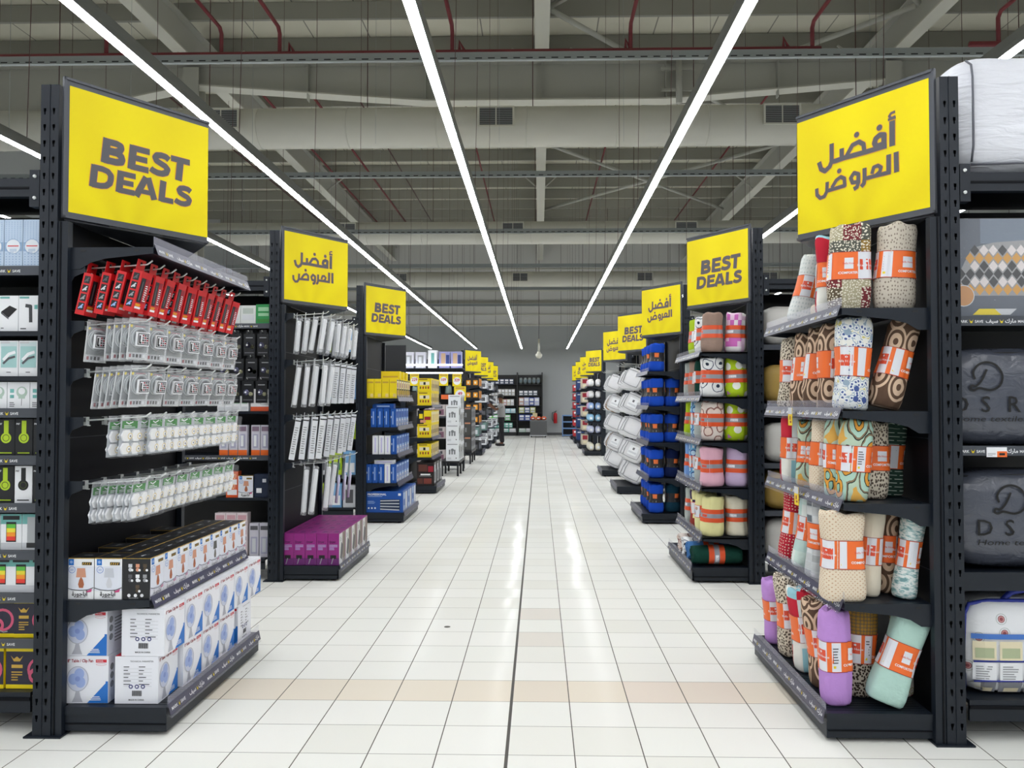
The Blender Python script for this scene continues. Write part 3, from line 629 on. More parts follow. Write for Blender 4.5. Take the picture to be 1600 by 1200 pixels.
def k_fan():
    w = .2; h = .216; b, f = carton(w, w, h, P('fan_white', (234, 236, 244), .5))
    FB = P('fan_blue', (152, 172, 222), .4); FG = P('fan_grey', (176, 178, 190), .4)
    for nm in ('front', 'back'):
        p = f[nm]; p.text('8" Table / Clip Fan', .012, .188, .014, DRED, 1, .03, w=.118); p.rect(.142, .186, .192, .2, P('fan_red', (206, 40, 58), .45), 1); p.text('MODEL', .146, .1895, .007, WHITE, 2); p.ring(.167, .177, .024, .0012, RED, 1, 14, .005)
        p.disc(.06, .112, .05, P('fan_pale', (206, 212, 232), .45), 1, 28, .058); 
        for k in range(3):
            t = 1.2 + k * 2.094; p.disc(.06 + .02 * math.cos(t), .114 + .022 * math.sin(t), .023, FB, 2, 16, .026)
        p.ring(.06, .112, .05, .003, FG, 3, 28, .058); p.disc(.06, .112, .012, P('fan_hub', (130, 150, 210)), 3, 14)
        p.poly([(.052, .056), (.068, .056), (.074, .03), (.084, .006), (.034, .006), (.046, .03)], FG, 2)
        p.poly([(.104, .001), (.196, .001), (.196, .1)], BLUE, 1); p.rect(.188, .001, .199, .1, BLUE, 1); p.lines(.1, .014, .074, .022, 3, WHITE, 2, 5)
    for nm in ('left', 'right'):
        p = f[nm]
        if nm == 'left':
            p.text('TECHNICAL PARAMETER', .07, .19, .007, GREYD)
            for i in range(6): p.rect(.04, .166 - i * .016, .04 + (.026, .02, .03, .022, .034, .03)[i], .17 - i * .016, GREYD, 1); p.rect(.11, .166 - i * .016, .11 + (.03, .024, .02, .034, .02, .05)[i], .17 - i * .016, GREYD, 1); p.rect(.04, .159 - i * .016, .17, .1597 - i * .016, GREY, 1)
            for i in range(3): p.disc(.074 + i * .028, .078, .010, P('icon_blue', (70, 76, 130)), 1, 14); p.disc(.074 + i * .028, .078, .005, WHITE, 2, 10)
            for i in range(16): p.rect(.08 + i * .0028, .035, .0815 + i * .0028 + (.0008 if i % 3 == 0 else 0), .06, BLACK, 1)
            p.text('MADE IN CHINA', .1, .014, .007, BLACK, 1, .02, align='c')
        else:
            for i in range(3): p.disc(.03 + .0 * i, .16 - i * .04, .014, GREY, 1, 14); p.ring(.03, .16 - i * .04, .015, .002, GREYD, 2, 14)
            p.lines(.06, .05, .12, .12, 8, GREY, 1, 8)
    p = f['top']; p.rect(0, 0, w, w, P('fan_white'), 1); p.rect(0, .155, w, .2, P('fan_red'), 2); p.text('Table / Clip Fan', .03, .06, .016, DRED, 2)
    return Kit('fan_box', 'boxed fan', [('carton', b)])

def z_at(y): return y
# ---------------------------------------------------------------- the fan stand (first BEST DEALS stand)
Y0 = UY[0]
stand(-1, Y0, 'dark metal aisle-end stand holding boxed fans and hanging packs', [2.235, .612], [(2.15, 10), (1.885, 7), (1.665, 7), (1.44, 8), (1.145, 8)])
sign(-1, Y0, 'E', 'yellow BEST DEALS sign over the stand with the boxed fans')
FANST = 'fan stand'
def wz(a): return -.0045 + (-.006 + .01 * (a - .095) / .155 if a < .25 else .004 + .008 * (a - .25) / .12)
def hang(kit, side, hooks, zbar, counts, lab, grp, rx=.12, twist=0, first=None, step=.045):
    for i, b in enumerate(hookb(hooks)):
        pos = (first if (i == 0 and first) else counts)
        rr = random.Random(i * 7 + int(zbar * 100))
        for j, a in enumerate(pos):
            zz = zbar + wz(a)
            o = kit.put((SX(side, a), Y0 + b, zz), (rx + rr.uniform(-.03, .03), rr.uniform(-.03, .03), R(90 if side < 0 else -90) + twist * side + rr.uniform(-.1, .1) * (.2 if i == 0 else 1)), lab(i, j, len(pos)), grp)
def pl(i, n): return 'front' if i == n - 1 else (ORD[i] + ' from the back')
KR, KC, KPU = k_redbox(), k_cable(), k_puck()
hang(KR, -1, 10, 2.15, [.25, .36], lambda i, j, n: f'red boxed tool, {ORD[i]} hook of the top row, {pl(j, n)}', 'red boxed tools', .24, .0, [.13, .215, .285, .36])
hang(KC, -1, 7, 1.885, [.28, .345], lambda i, j, n: f'clear cable pack, {ORD[i]} hook of the upper cable row, {pl(j, n)}', 'cable blister packs', .10, .35, [.15, .24, .275, .31, .345])
hang(KC, -1, 7, 1.665, [.345], lambda i, j, n: f'clear cable pack, {ORD[i]} hook of the lower cable row, {pl(j, n)}', 'cable blister packs', .16, .25, [.185, .218, .251, .284, .317, .35])
hang(KPU, -1, 8, 1.44, [.3, .355], lambda i, j, n: f'pack of white puck lights, {ORD[i]} hook, upper puck row, {pl(j, n)}', 'puck light packs', .08, .22, [.25, .31])
hang(KPU, -1, 8, 1.145, [.345], lambda i, j, n: f'pack of white puck lights, {ORD[i]} hook, lower puck row, {pl(j, n)}', 'puck light packs', .12, .06, [.17, .2075, .245, .2825, .32, .357])
LK = [k_lamp(P('copper_shade', (206, 148, 122)), P('copper_foot', (168, 98, 66))), k_lamp(P('silver_shade', (196, 200, 210)), P('silver_foot', (206, 208, 216))), k_lamp(P('dark_shade', (84, 84, 84)), P('dark_foot', (110, 108, 104)))]
lampk = [0, 0, 0, 0, 0, 2, 0, 0, 0]
for i in range(9):
    for j in range(3):
        if i and j == 0 and (i % 2 or i == 8): continue
        k = (0, 1, 0)[j] if i == 0 else (lampk[i] if j == 2 else 1)
        rz = 0 if (i == 0 and j < 2) else R(90)
        x = SX(-1, .088 + j * .1308); y = Y0 + .112 + i * .1288
        LK[k].put((x, y, .6125), rz + random.uniform(-.006, .006), f'lamp box above the fans, {ORD[i]} crosswise row, ' + ('by the back panel', 'middle one', 'at the shelf edge')[j], 'lamp boxes over the fans')
KF = k_fan()
FZ = .1312
for lv in (0, 1):
    KF.put((SX(-1, .11), Y0 + .165, FZ + lv * .2175), .03 - lv * .05, 'white fan box facing the entrance, ' + ('lower', 'upper')[lv] + ' of the two by the post', 'fan boxes')
    for i in range(6 if lv else 4):
        off = -.0 if lv else .02
        if lv == 0 and i == 0: x, y = SX(-1, .345), Y0 + .165
        else: x, y = SX(-1, .375 if lv else .365), Y0 + .165 + i * .206 + (.0 if lv else .01 * i)
        if lv and i == 5: y = Y0 + W - .022
        KF.put((x, y, FZ + lv * .2175), R(90) + random.uniform(-.02, .02), f'white fan box, {ORD[i]} along the aisle edge, ' + ('lower layer', 'upper layer')[lv], 'fan boxes')
KF.put((SX(-1, .37), Y0 + 1.055, FZ), R(180), 'white fan box turned sideways at the far end of the lower layer', 'fan boxes')
# ---------------------------------------------------------------- electronics run behind the fan stand
rack(-1, Y0, [(2.15, True), (1.85, 0), (1.64, 0), (1.487, True), (1.268, True), (1.048, True), (.83, True), (.633, True), (.425, True)], 'dark shelving run full of boxed electronics behind the fan stand post')
RY = Y0 + .06
def row(kit, side, y, z, w, n, x0, lab, grp, rz=0, jit=.01, gap=.003, jx=0):
    for i in range(n):
        kk = kit[i % len(kit)] if isinstance(kit, list) else kit
        kk.put((x0 + side * (w / 2 + i * (w + gap)), y, z), rz + random.uniform(-jit, jit), lab(i), grp)
def ebox(name, w, d, h, base, draw, side=None):
    b, f = carton(w, d, h, base); draw(f['front'], w, h)
    if side: side(f['right'], d, h); side(f['left'], d, h)
    return Kit(name, 'boxed goods', [('carton', b)])
def d_filter(p, w, h):
    PB = P('pale_box_blue', (188, 206, 228), .45); PC = P('pale_box_deep', (140, 168, 204), .45); p.rect(.002, .002, w - .002, h - .002, PB, 1); p.rect(.002, h * .33, w - .002, h * .52, PC, 2); p.disc(w / 2, h * .43, w * .42, P('pale_box_white', (226, 232, 240)), 3, 20); p.ring(w / 2, h * .43, w * .42, .003, PC, 4); p.rect(w * .2, h * .43, w * .8, h * .45, RED, 4); p.lines(w * .3, h * .3, w * .4, h * .09, 3, PC, 4, 2)
    for i in range(10):
        for j in range(6): p.rect(.006 + j * w / 6.4, h * (.56 + i * .042), .011 + j * w / 6.4, h * (.575 + i * .042), PC, 2)
    for i in range(5):
        for j in range(5): p.disc(.01 + j * w / 5.5, h * (.05 + i * .055), .003, PC, 2, 6)
def d_power(k):
    def f(p, w, h):
        p.rect(.06 * w, .04, w * .94, h - .006, P('pale_teal_card', (206, 222, 226), .4), 1) if k == 1 else None
        if k == 0: p.poly([(w * .1, h * .55), (w * .55, h * .72), (w * .95, h * .62), (w * .5, h * .38)], BLACK, 1); p.poly([(w * .1, h * .55), (w * .5, h * .38), (w * .5, h * .33), (w * .1, h * .5)], GREYD, 2); p.rect(w * .1, h * .08, w * .25, h * .1, BLACK, 1)
        if k == 2: p.stroke([(w * .35, h * .72), (w * .62, h * .7), (w * .64, h * .25)], .016, P('charcoal_print', (60, 62, 66)), 1); p.rect(w * .82, h * .62, w * .99, h * .74, TEAL, 1); p.rect(w * .1, h * .06, w * .4, h * .09, GREYD, 1)
        if k == 1:
            p.rect(w * .08, h * .24, w * .92, h * .84, P('sea_print', (160, 200, 200)), 2); p.stroke([(w * .2, h * .45), (w * .5, h * .62), (w * .85, h * .68)], .014, WHITE, 3); p.stroke([(w * .2, h * .35), (w * .5, h * .5), (w * .85, h * .55)], .010, GREYD, 4); p.rect(w * .38, h * .1, w * .62, h * .12, GREYD, 3)
        p.rect(w * .05, h - .014, w * .55, h - .005, TEAL if k != 1 else LGREY, 2)
    return f
def d_charger(p, w, h): p.disc(w * .65, h * .62, .026, P('sage_print', (178, 200, 188)), 1, 18); p.rect(w * .5, h * .38, w * .8, h * .65, P('sage_print'), 1); p.disc(w * .65, h * .66, .016, WHITE, 2, 16); p.stroke([(w * .65, h * .38), (w * .64, h * .12)], .002, GREYD, 2); p.rect(w * .12, h * .6, w * .3, h * .74, TEAL, 1); p.rect(w * .12, h * .4, w * .3, h * .52, TEAL, 1); p.lines(w * .1, h * .08, w * .3, h * .2, 3, GREYD, 1, 3)
def d_head(bg, col):
    def f(p, w, h):
        p.rect(.002, .002, w - .002, h - .002, bg, 1); p.stroke([(w * .5, h * .95), (w * .5, h * .55)], .022, col, 2); p.disc(w * .5, h * .48, w * .30, col, 3, 20); p.ring(w * .5, h * .48, w * .2, .003, P('headset_line', (70, 80, 30)), 4, 16); p.text('P47', w * .06, h * .84, .008, WHITE if bg is not WHITE else BLACK, 2, .03); p.lines(w * .15, h * .06, w * .7, .012, 1, col, 2, 2)
    return f
RAIN = [P('rain_red', (232, 60, 50)), P('rain_orange', (244, 150, 40)), P('rain_yellow', (236, 220, 60)), P('rain_green', (96, 190, 70))]
def d_speak(k):
    def f(p, w, h):
        p.rect(0, h * .72, w, h, TEAL, 1); p.rect(0, 0, w, h * .2, LGREY, 1)
        if k == 1: p.rect(w * .25, h * .2, w * .8, h * .92, P('grille_card', (170, 174, 178)), 2); p.rect(w * .22, h * .06, w * .84, h * .2, BLACKBOX, 2); return
        p.rect(w * .26, h * .22, w * .74, h * .78, BLACKBOX, 2)
        for i in range(4): p.rect(w * .29, h * (.26 + i * .115), w * .71, h * (.375 + i * .115), RAIN[i], 3)
        p.rect(w * .1, h * .84, w * .9, h * .95, BLACKBOX, 2)
    return f
def d_game(p, w, h):
    PK = P('game_pink', (206, 86, 120)); p.rect(.0, h * .9, w, h, YEL, 1); p.rect(0, 0, w, h * .1, YEL, 1); p.rect(0, h * .1, w, h * .9, P('game_dark', (30, 30, 52), .35), 1); p.poly([(w * .1, h * .8), (w * .17, h * .66), (w * .3, h * .66), (w * .37, h * .8), (w * .3, h * .72), (w * .235, h * .78), (w * .17, h * .72)], GOLD, 2); p.rect(w * .12, h * .5, w * .36, h * .58, GOLD, 2); p.lines(w * .12, h * .2, w * .24, h * .25, 4, GOLD, 2, 2)
    p.ring(w * .72, h * .46, h * .3, .012, PK, 2, 20); p.disc(w * .62, h * .32, h * .15, PK, 3, 16, h * .18); p.disc(w * .62, h * .32, h * .08, BLACK, 4, 12); p.stroke([(w * .62, h * .2), (w * .75, h * .14), (w * .85, h * .16)], .005, GREY, 4)
X1 = BP[-1] - .10
PSIDE = lambda p, d, h: p.rect(.01, .01, d - .01, h - .02, LGREY, 1)
KFIL = ebox('patterned_box', .086, .12, .222, P('pale_box_blue', (188, 206, 228)), d_filter)
row(KFIL, -1, RY + .06, 2.151, .086, 9, X1 - .024, lambda i: f'tall pale blue patterned box on the top electronics shelf, {ORD[i]} from the post', 'pale blue patterned boxes', 0, .0)
KPW = [ebox('power_bank_box', .09, .06, .168, WHITE, d_power(k), PSIDE) for k in (0, 2)]; KPC = ebox('cable_box', .088, .06, .166, WHITE, d_power(1), PSIDE)
row([KPW[0], KPW[1]], -1, RY + .05, 1.851, .09, 8, X1 - .012 + .055, lambda i: f'white and teal power bank box on the second electronics shelf, {ORD[i]} from the post', 'power bank boxes')
row(KPC, -1, RY + .05, 1.641, .088, 8, X1 - .012 + .055, lambda i: f'white cable box with sea green picture on the third shelf, {ORD[i]} from the post', 'cable boxes')
row(ebox('charger_box', .105, .06, .125, WHITE, d_charger), -1, RY + .05, 1.488, .105, 7, X1 + .025, lambda i: f'white charger box with sage disc, fourth shelf, {ORD[i]} from the post', 'charger boxes')
KHD = ebox('headphone_box', .082, .08, .172, BLACKBOX, d_head(BLACKBOX, LIME)); KHW = ebox('headphone_box', .082, .08, .172, WHITE, d_head(WHITE, BLACK))
row(KHD, -1, RY + .06, 1.269, .082, 9, X1 + .02, lambda i: f'black box with lime headphones, fifth shelf, {ORD[i]} from the post', 'lime headphone boxes', 0, .02)
row([KHD, KHW], -1, RY + .06, 1.049, .082, 9, X1 + .02, lambda i: f'{("black box with lime", "white box with black")[i % 2]} headphones, sixth shelf, {ORD[i]} from the post', 'headphone boxes of the sixth shelf', 0, .02)
KS = [ebox('speaker_box', .098, .08, .166, WHITE, d_speak(k)) for k in (0, 1)]
row([KS[1], KS[0]], -1, RY + .06, .831, .098, 7, X1 - .01, lambda i: f'teal topped {("grey speaker", "rainbow speaker")[i % 2]} box, seventh shelf, {ORD[i]} from the post', 'speaker boxes')
row(KS[0], -1, RY + .06, .634, .092, 8, X1 + .03, lambda i: f'rainbow speaker box on the eighth electronics shelf, {ORD[i]} from the post', 'speaker boxes')
KG = ebox('headset_box', .19, .1, .175, YEL, d_game); KG2 = ebox('headset_box', .22, .1, .19, YEL, d_game)
row(KG, -1, RY + .07, .426, .19, 4, X1 + .05, lambda i: f'yellow edged gaming headset box, ninth shelf, {ORD[i]} from the post', 'gaming headset boxes', 0, .03)
row(KG2, -1, RY + .07, .19, .21, 4, X1 + .04, lambda i: f'yellow topped gaming headset box on the lowest shelf, {ORD[i]} from the post', 'gaming headset boxes', 0, .02, .02)

# ---------------------------------------------------------------- second stand: hair tools
Y1 = UY[1]
stand(-1, Y1, 'dark metal aisle-end stand with hanging hair tools over purple boxes', [], [(2.27, 6), (1.87, 6), (1.40, 6), (.99, 6)])
sign(-1, Y1, 'A', 'yellow Arabic sign over the stand with purple boxes')
NAVB = P('navy_label', (44, 60, 120), .4)
def k_blade(navy, h=.33):
    c = MB(); c.box(-.035, .035, .006, .008, -h, -.0125, CARDW); slot_tab(c, .035, .006, .008, -.0125, .02, CARDW); p = PR(c, (-.035, .006, -h), (1, 0, 0), (0, 0, 1)); p.rect(.0, .0, .07, .03, LGREY, 1)
    if navy: p.rect(.04, .02, .068, h - .05, NAVB, 1); p.lines(.045, .05, .016, h - .12, 14, WHITE, 2, 3)
    t = MB(); t.bevbox(-.03, .008, -.034, .004, -h + .02, -.045, WHITE, .008); t.lathe([(.012, -.01), (.012, .004)], LGREY, 12, (.015, 0, -.03), 'y')
    s = MB(); s.bevbox(-.038, .038, -.038, .0055, -h - .004, -.02, CLEAR, .008, True)
    return Kit('blister_pack', 'hair tool pack', [('backing_card', c), ('white_tool', t), ('clear_shell', s)])
def k_hbox(h=.30):
    b, f = carton(.066, .046, h, P('white_gloss_card', (228, 231, 236), .3)); b.v = [(x, y, z - h - .01) for x, y, z in b.v]
    o = Vector((-.033, -.0232, -h - .01)); p = PR(b, o, (1, 0, 0), (0, 0, 1)); p.rect(.004, h * .2, .03, h * .7, PALEBLUE, 1); p.rect(.036, h * .1, .056, h * .9, LGREY, 1); p.rect(.008, h * .3, .018, h * .62, MIDBLUE, 2); p.rect(0, h - .03, .066, h - .02, BLACKBOX, 1)
    q = PR(b, (-.0332, .023, -h - .01), (0, -1, 0), (0, 0, 1)); q.lines(.008, .05, .03, h - .12, 12, GREY, 1, 6); q.rect(0, h - .03, .046, h - .02, BLACKBOX, 1)
    t = MB(); slot_tab(t, .026, .0215, .023, -.014, .03, P('white_gloss_card'), .015, -.009, .014)
    return Kit('hanging_box', 'hair tool box', [('carton', b), ('hang_tab', t)])
def k_orange():
    c = MB(); c.bevbox(-.06, .06, .004, .008, -.22, -.0125, P('aqua_card', (190, 216, 222), .4), .002); slot_tab(c, .05, .0045, .0075, -.0125, .02, P('aqua_card')); p = PR(c, (-.06, .004, -.22), (1, 0, 0), (0, 0, 1)); p.disc(.05, .12, .03, P('amber_print', (230, 160, 90)), 1, 16); p.disc(.085, .1, .024, P('amber_print'), 1, 14); p.rect(.01, .0, .11, .05, LILAC, 1)
    t = MB(); t.tube([(-.02, -.012, -.18), (-.02, -.012, -.42)], .013, P('lilac_plastic', (196, 190, 214), .35), 8); t.tube([(.02, -.012, -.16), (.02, -.012, -.36)], .012, P('lilac_plastic'), 8)
    return Kit('blister_pack', 'hair tool pack', [('backing_card', c), ('tool_handles', t)])
KB = [k_blade(False), k_blade(True)]; KBL2 = [k_blade(False, .39), k_blade(True, .39)]; KBL3 = k_blade(True, .43); KHB = k_hbox(.36); KHB2 = k_hbox(.36); KOR = k_orange()
def hang2(kits, zbar, first, rest, lab, rx, grp, y0=Y1, n=6):
    for i, b in enumerate(hookb(n)):
        for j, a in enumerate(first if i == 0 else rest):
            k = kits(i, j); zz = zbar + wz(a); rr = random.Random(i * 31 + j + int(zbar * 50))
            k.put((SX(-1, a), y0 + b, zz), (rx + rr.uniform(-.04, .04), rr.uniform(-.03, .03), R(90) + .35 + rr.uniform(-.12, .12)), f'{lab}, {ORD[i]} hook, {pl(j, len(first if i == 0 else rest))}', grp)
hang2(lambda i, j: KB[1] if (i > 0 or j == 3) else KB[0], 2.27, [.125, .2, .275, .35], [.28, .36], 'white hair tool pack, top hair tool row', .12, 'hanging hair tools')
hang2(lambda i, j: (KBL2[1] if i < 2 else KHB) if (i > 0 or j == 3) else KBL2[0], 1.87, [.13, .205, .28, .355], [.3, .36], 'slim white hair tool, second hair tool row', .09, 'hanging hair tools')
hang2(lambda i, j: KHB2, 1.40, [.14, .21, .28, .35], [.3, .36], 'white hair tool box, third hair tool row', .13, 'hanging hair tools')
hang2(lambda i, j: KBL3 if i < 3 else KOR, .99, [.2, .28], [.33], 'hair tool pack, lowest hair tool row', .10, 'hanging hair tools')
PURP = P('purple_card', (150, 38, 130), .38); PURPL = P('purple_dark', (104, 30, 110), .4)
b_, f_ = carton(.0945, .21, .268, PURP)
p = f_['front']; p.rect(.0, .0, .0945, .06, PURPL, 1); p.text('Dryer', .012, .19, .016, P('purple_text', (78, 20, 78)), 2, .03); p.lines(.012, .13, .07, .05, 4, LILAC, 1, 2); p.rect(.02, .055, .07, .085, BLACK, 2); p.stroke([(.045, .06), (.03, .01)], .008, GREY, 2)
for nm in ('right', 'left'): p = f_[nm]; p.rect(.004, .004, .206, .262, P('photo_white', (216, 216, 214), .4), 1); p.rect(.11, .004, .206, .262, P('photo_brown', (120, 100, 92), .4), 2); p.poly([(.03, .06), (.09, .03), (.13, .15), (.07, .19)], GREYD, 3); p.lines(.02, .2, .07, .04, 3, GREY, 3, 1)
p = f_['top']; p.rect(.03, .06, .07, .12, PURPL, 1); p.text('Dryer', .03, .03, .01, P('purple_text'), 2)
KPR = Kit('purple_box', 'boxed hair dryer', [('carton', b_)])
for i in range(5):
    for j in range(5):
        if 0 < i and j < 2 and i < 4 and j > 5: continue
        KPR.put((SX(-1, .0645 + j * .0972), Y1 + .152 + i * .2192, .1312), random.uniform(-.003, .003), f'purple hair dryer box, {ORD[i]} crosswise row, {ORD[j]} from the back panel', 'purple boxes on the stand base')
# run behind the second stand, seen through the first side aisle
rack(-1, Y1, [(2.19, True), (1.44, 0), (1.06, True), (.70, 0)], 'dark shelving run with black earphone packs behind the hair tool stand')
ly = Y1 + .06; X2 = BP[-1] - .105
zz = lambda py: 1.52 + (628 - py) * 6.65 / 1215
def d_simple(blocks, txt=None):
    def f(p, w, h):
        for k, (a, b_, c, d, m) in enumerate(blocks): p.rect(a * w, b_ * h, c * w, d * h, m, 1 + k)
        if txt: p.text(txt[0], w * txt[1], h * txt[2], h * txt[3], txt[4], 8)
    return f
KGW = ebox('white_box', .13, .1, .16, P('off_white_card', (214, 218, 216), .45), d_simple([(.1, .2, .9, .5, LGREY), (.15, .55, .85, .85, P('faint_print', (180, 190, 184)))])); KGG = ebox('green_box', .13, .1, .17, P('leaf_green_card', (36, 140, 74), .45), d_simple([(.1, .1, .9, .25, GREEN), (.15, .4, .85, .55, P('mint_card', (150, 200, 160))), (.15, .65, .85, .85, P('mint_card'))]))
row([KGG, KGW, KGW], -1, ly + .06, 2.191, .13, 3, X2, lambda i: f'{("green", "white", "white")[i]} box on the top shelf behind the hair tool stand, {ORD[i]} from the post', 'boxes over the earphone packs')
hk = MB()
def k_bud():
    c = MB(); c.bevbox(-.05, .05, 0, .004, -.2, -.0125, BLACKBOX, .001); slot_tab(c, .03, .0005, .0035, -.0125, .018, BLACKBOX); p = PR(c, (-.05, 0, -.2), (1, 0, 0), (0, 0, 1)); p.rect(.02, .15, .08, .158, GREY, 1); p.rect(.01, .02, .09, .03, GREYD, 1)
    a = MB().lathe([(.024, 0), (.024, -.014), (.016, -.02)], P('lilac_bud', (170, 170, 226), .4), 16, (-.012, 0, -.11), 'y'); q = PR(a, (-.012, -.0202, -.11), (1, 0, 0), (0, 0, 1)); q.disc(0, 0, .008, WHITE, 1, 12)
    b = MB().lathe([(.018, 0), (.018, -.012), (.01, -.018)], P('cream_bud', (196, 196, 158), .4), 14, (.026, 0, -.125), 'y')
    return Kit('earphone_pack', 'earphone pack', [('backing_card', c), ('ear_bud', a, None, 'lilac ear bud'), ('ear_bud', b, None, 'cream ear bud')])
KBU = k_bud()
hooks = link('hook_panel', None, None, (0, 0, 0)); tag(hooks, 'black wire hook panel carrying earphone packs behind the hair tool stand', 'hook panel')
hp = MB(); hp.box(X2 - .5, X2, ly + .1, ly + .11, 1.66, 2.15, BLACKBOX); link('board', hp.mesh('board'), hooks)
for r, py in enumerate((518, 557, 592)):
    for i in range(4):
        x = X2 - .065 - i * .118 + (0, .02, -.01)[r]; z = zz(py)
        link('hook', MB().tube([(x, ly + .1, z), (x, ly - .02, z), (x, ly - .026, z + .012)], .003, CHROME, 5).mesh('hook'), hooks)
        KBU.put((x, ly + .0, z - .0045), random.uniform(-.04, .04), f'black earphone pack with two round buds, {ORD[r]} hook row, {ORD[i]} from the post', 'black earphone packs')
KSM = ebox('small_box', .065, .06, .13, WHITE, d_simple([(.15, .5, .85, .85, P('mint_card', (150, 200, 160))), (.3, .6, .7, .75, YEL), (.1, .1, .9, .3, LGREY)])); KOB = ebox('white_box', .17, .1, .19, P('soft_white_card', (222, 222, 226), .4), d_simple([(0, 0, 1, .2, P('rust_card', (206, 84, 44))), (.5, .3, .95, .6, GREY), (.52, .32, .93, .58, WHITE)]))
row(KOB, -1, ly + .06, 1.441, .17, 1, X2, lambda i: 'white box with rust base beside the small mint printed boxes', None)
row(KSM, -1, ly + .04, 1.441, .065, 4, X2 - .19, lambda i: f'small white box with mint print, {ORD[i]} from the rust based box', 'small mint printed boxes')
KSL = ebox('slim_pack', .075, .05, .26, P('grey_lilac_card', (204, 202, 214), .4), d_simple([(0, 0, 1, .18, ORANGE), (.2, .25, .8, .7, P('lilac_window', (170, 170, 196))), (.3, .3, .6, .66, WHITE), (.1, .8, .9, .95, P('plum_print', (130, 110, 130)))]))
for i in range(5): KSL.put((X2 - .045 - i * .082 - (.03 if i > 1 else 0), ly + .04, 1.061), 0, f'slim grey pack with orange foot, {ORD[i]} from the post', 'slim orange footed packs')
KNV = ebox('navy_box', .13, .1, .2, P('deep_navy_card', (34, 44, 66), .4), d_simple([(.15, .2, .5, .4, WHITE), (.55, .65, .8, .8, LGREY)]))
KNV.put((X2 - .07, ly + .06, .701), 0, 'navy box on the low shelf behind the hair tool stand post', None)
LK[0].put((X2 - .205, ly + .066, .701), 0, 'single lamp box between a navy box and an orange box', None)
ebox('orange_box', .1, .1, .22, P('vivid_orange_card', (226, 92, 40), .45), d_simple([(.1, .1, .9, .3, WHITE), (.2, .5, .9, .7, WHITE)])).put((X2 - .33, ly + .06, .701), .1, 'orange and white box next to the single lamp box', None)
KPK = ebox('pink_box', .09, .08, .125, P('pinkish_card', (226, 212, 216), .4), d_simple([(.1, .15, .9, .4, P('plum_print', (130, 110, 130))), (.1, .55, .9, .85, P('rose_print', (206, 160, 170)))]))
KSG = ebox('slim_pack', .08, .05, .29, P('grey_lilac_card'), d_simple([(.15, .1, .85, .6, P('lilac_window')), (.1, .8, .9, .92, GREYD), (.3, .15, .7, .55, LGREY)]))
for i in range(2): KSG.put((X2 - .05 - i * .088, ly + .05, .19), 0, f'tall grey pack on the lowest shelf, {ORD[i]} from the hair tool post', 'tall grey packs')
for i in range(3):
    for j in range(3): KPK.put((X2 - .24 - i * .095, ly + .06, .19 + j * .1265), 0, f'small pink printed box, {ORD[i]} stack from the grey packs, {("bottom", "middle", "top")[j]}', 'pink printed boxes')
# ---------------------------------------------------------------- fabrics
def fab(name, fn, rough=0.85, quilt=0.35, qs=60):
    m = P(name, (200, 200, 200), rough, 0, 0.25); t = NT(m); t.base(fn(t))
    if quilt:
        v = t.n('ShaderNodeTexNoise', {'Vector': t.uv(1, 1), 'Scale': qs, 'Detail': 3.0}); t.bump(v.outputs[0], quilt, 0.006)
    return m
def vor(t, sx, sy, stops, rnd=1.0, dist=0.0, feat='F1', rot=0):
    u = t.uv(sx, sy, rot)
    if dist:
        nz = t.n('ShaderNodeTexNoise', {'Vector': u, 'Scale': 1.6}); u = t.n('ShaderNodeMix', {0: dist}, data_type='VECTOR'); 
        t.link(t.uv(sx, sy, rot), u.inputs[4]); t.link(nz.outputs[1], u.inputs[5]); u = u.outputs[1]
    v = t.n('ShaderNodeTexVoronoi', {'Vector': u, 'Scale': 1.0, 'Randomness': rnd}, voronoi_dimensions='2D', feature=feat)
    return t.ramp(v.outputs['Distance'], stops), v
BRN, BEI = (94, 72, 58), (214, 186, 160)
FAB = {}
FAB['brown'] = fab('brown_arc_cloth', lambda t: vor(t, 11, 7.5, [(0, BRN), (.12, BEI), (.30, BRN), (.42, BEI), (.52, BRN)], .8)[0])
FAB['cream'] = fab('cream_dot_cloth', lambda t: vor(t, 75, 75, [(0, (196, 160, 130)), (.2, (226, 212, 190))], .15, rot=.785)[0])
FAB['beige'] = fab('beige_sprig_cloth', lambda t: vor(t, 70, 50, [(0, (140, 128, 116)), (.22, (205, 196, 182))], .6)[0])
FAB['speck'] = fab('speckled_cloth', lambda t: vor(t, 90, 60, [(0, (88, 76, 66)), (.34, (216, 206, 188))], .9)[0])
def _dash(t):
    b = t.n('ShaderNodeTexBrick', {'Vector': t.uv(1, 1), 'Color1': lin((208, 222, 208)), 'Color2': lin((52, 78, 68)), 'Mortar': lin((46, 72, 62)), 'Scale': 1.0, 'Mortar Size': 0.0075, 'Mortar Smooth': 0.0, 'Bias': -0.3, 'Brick Width': 0.07, 'Row Height': 0.0185}, offset=0.4); return b.outputs[0]
FAB['dash'] = fab('green_dash_cloth', _dash)
def _floral(t, stops, s1=16, s2=60):
    a, v = vor(t, s1, s1, [(0, (255, 255, 255)), (.3, (0, 0, 0))]); b = vor(t, s2, s2, stops, 1.0, .3)[0]
    c = t.ramp(v.outputs['Color'], stops[::-1] if False else [(p, c) for p, c in stops]); return t.mix(a, b, c)
FAB['bluefloral'] = fab('blue_floral_cloth', lambda t: _floral(t, [(0, (72, 92, 150)), (.2, (226, 230, 232)), (.45, (150, 170, 190)), (.6, (232, 232, 226)), (.8, (206, 196, 120))], 22, 55))
FAB['oliveflor'] = fab('olive_floral_cloth', lambda t: _floral(t, [(0, (120, 112, 70)), (.15, (226, 220, 206)), (.4, (170, 160, 110)), (.5, (232, 226, 214)), (.68, (140, 40, 46)), (.78, (220, 214, 200))], 20, 45))
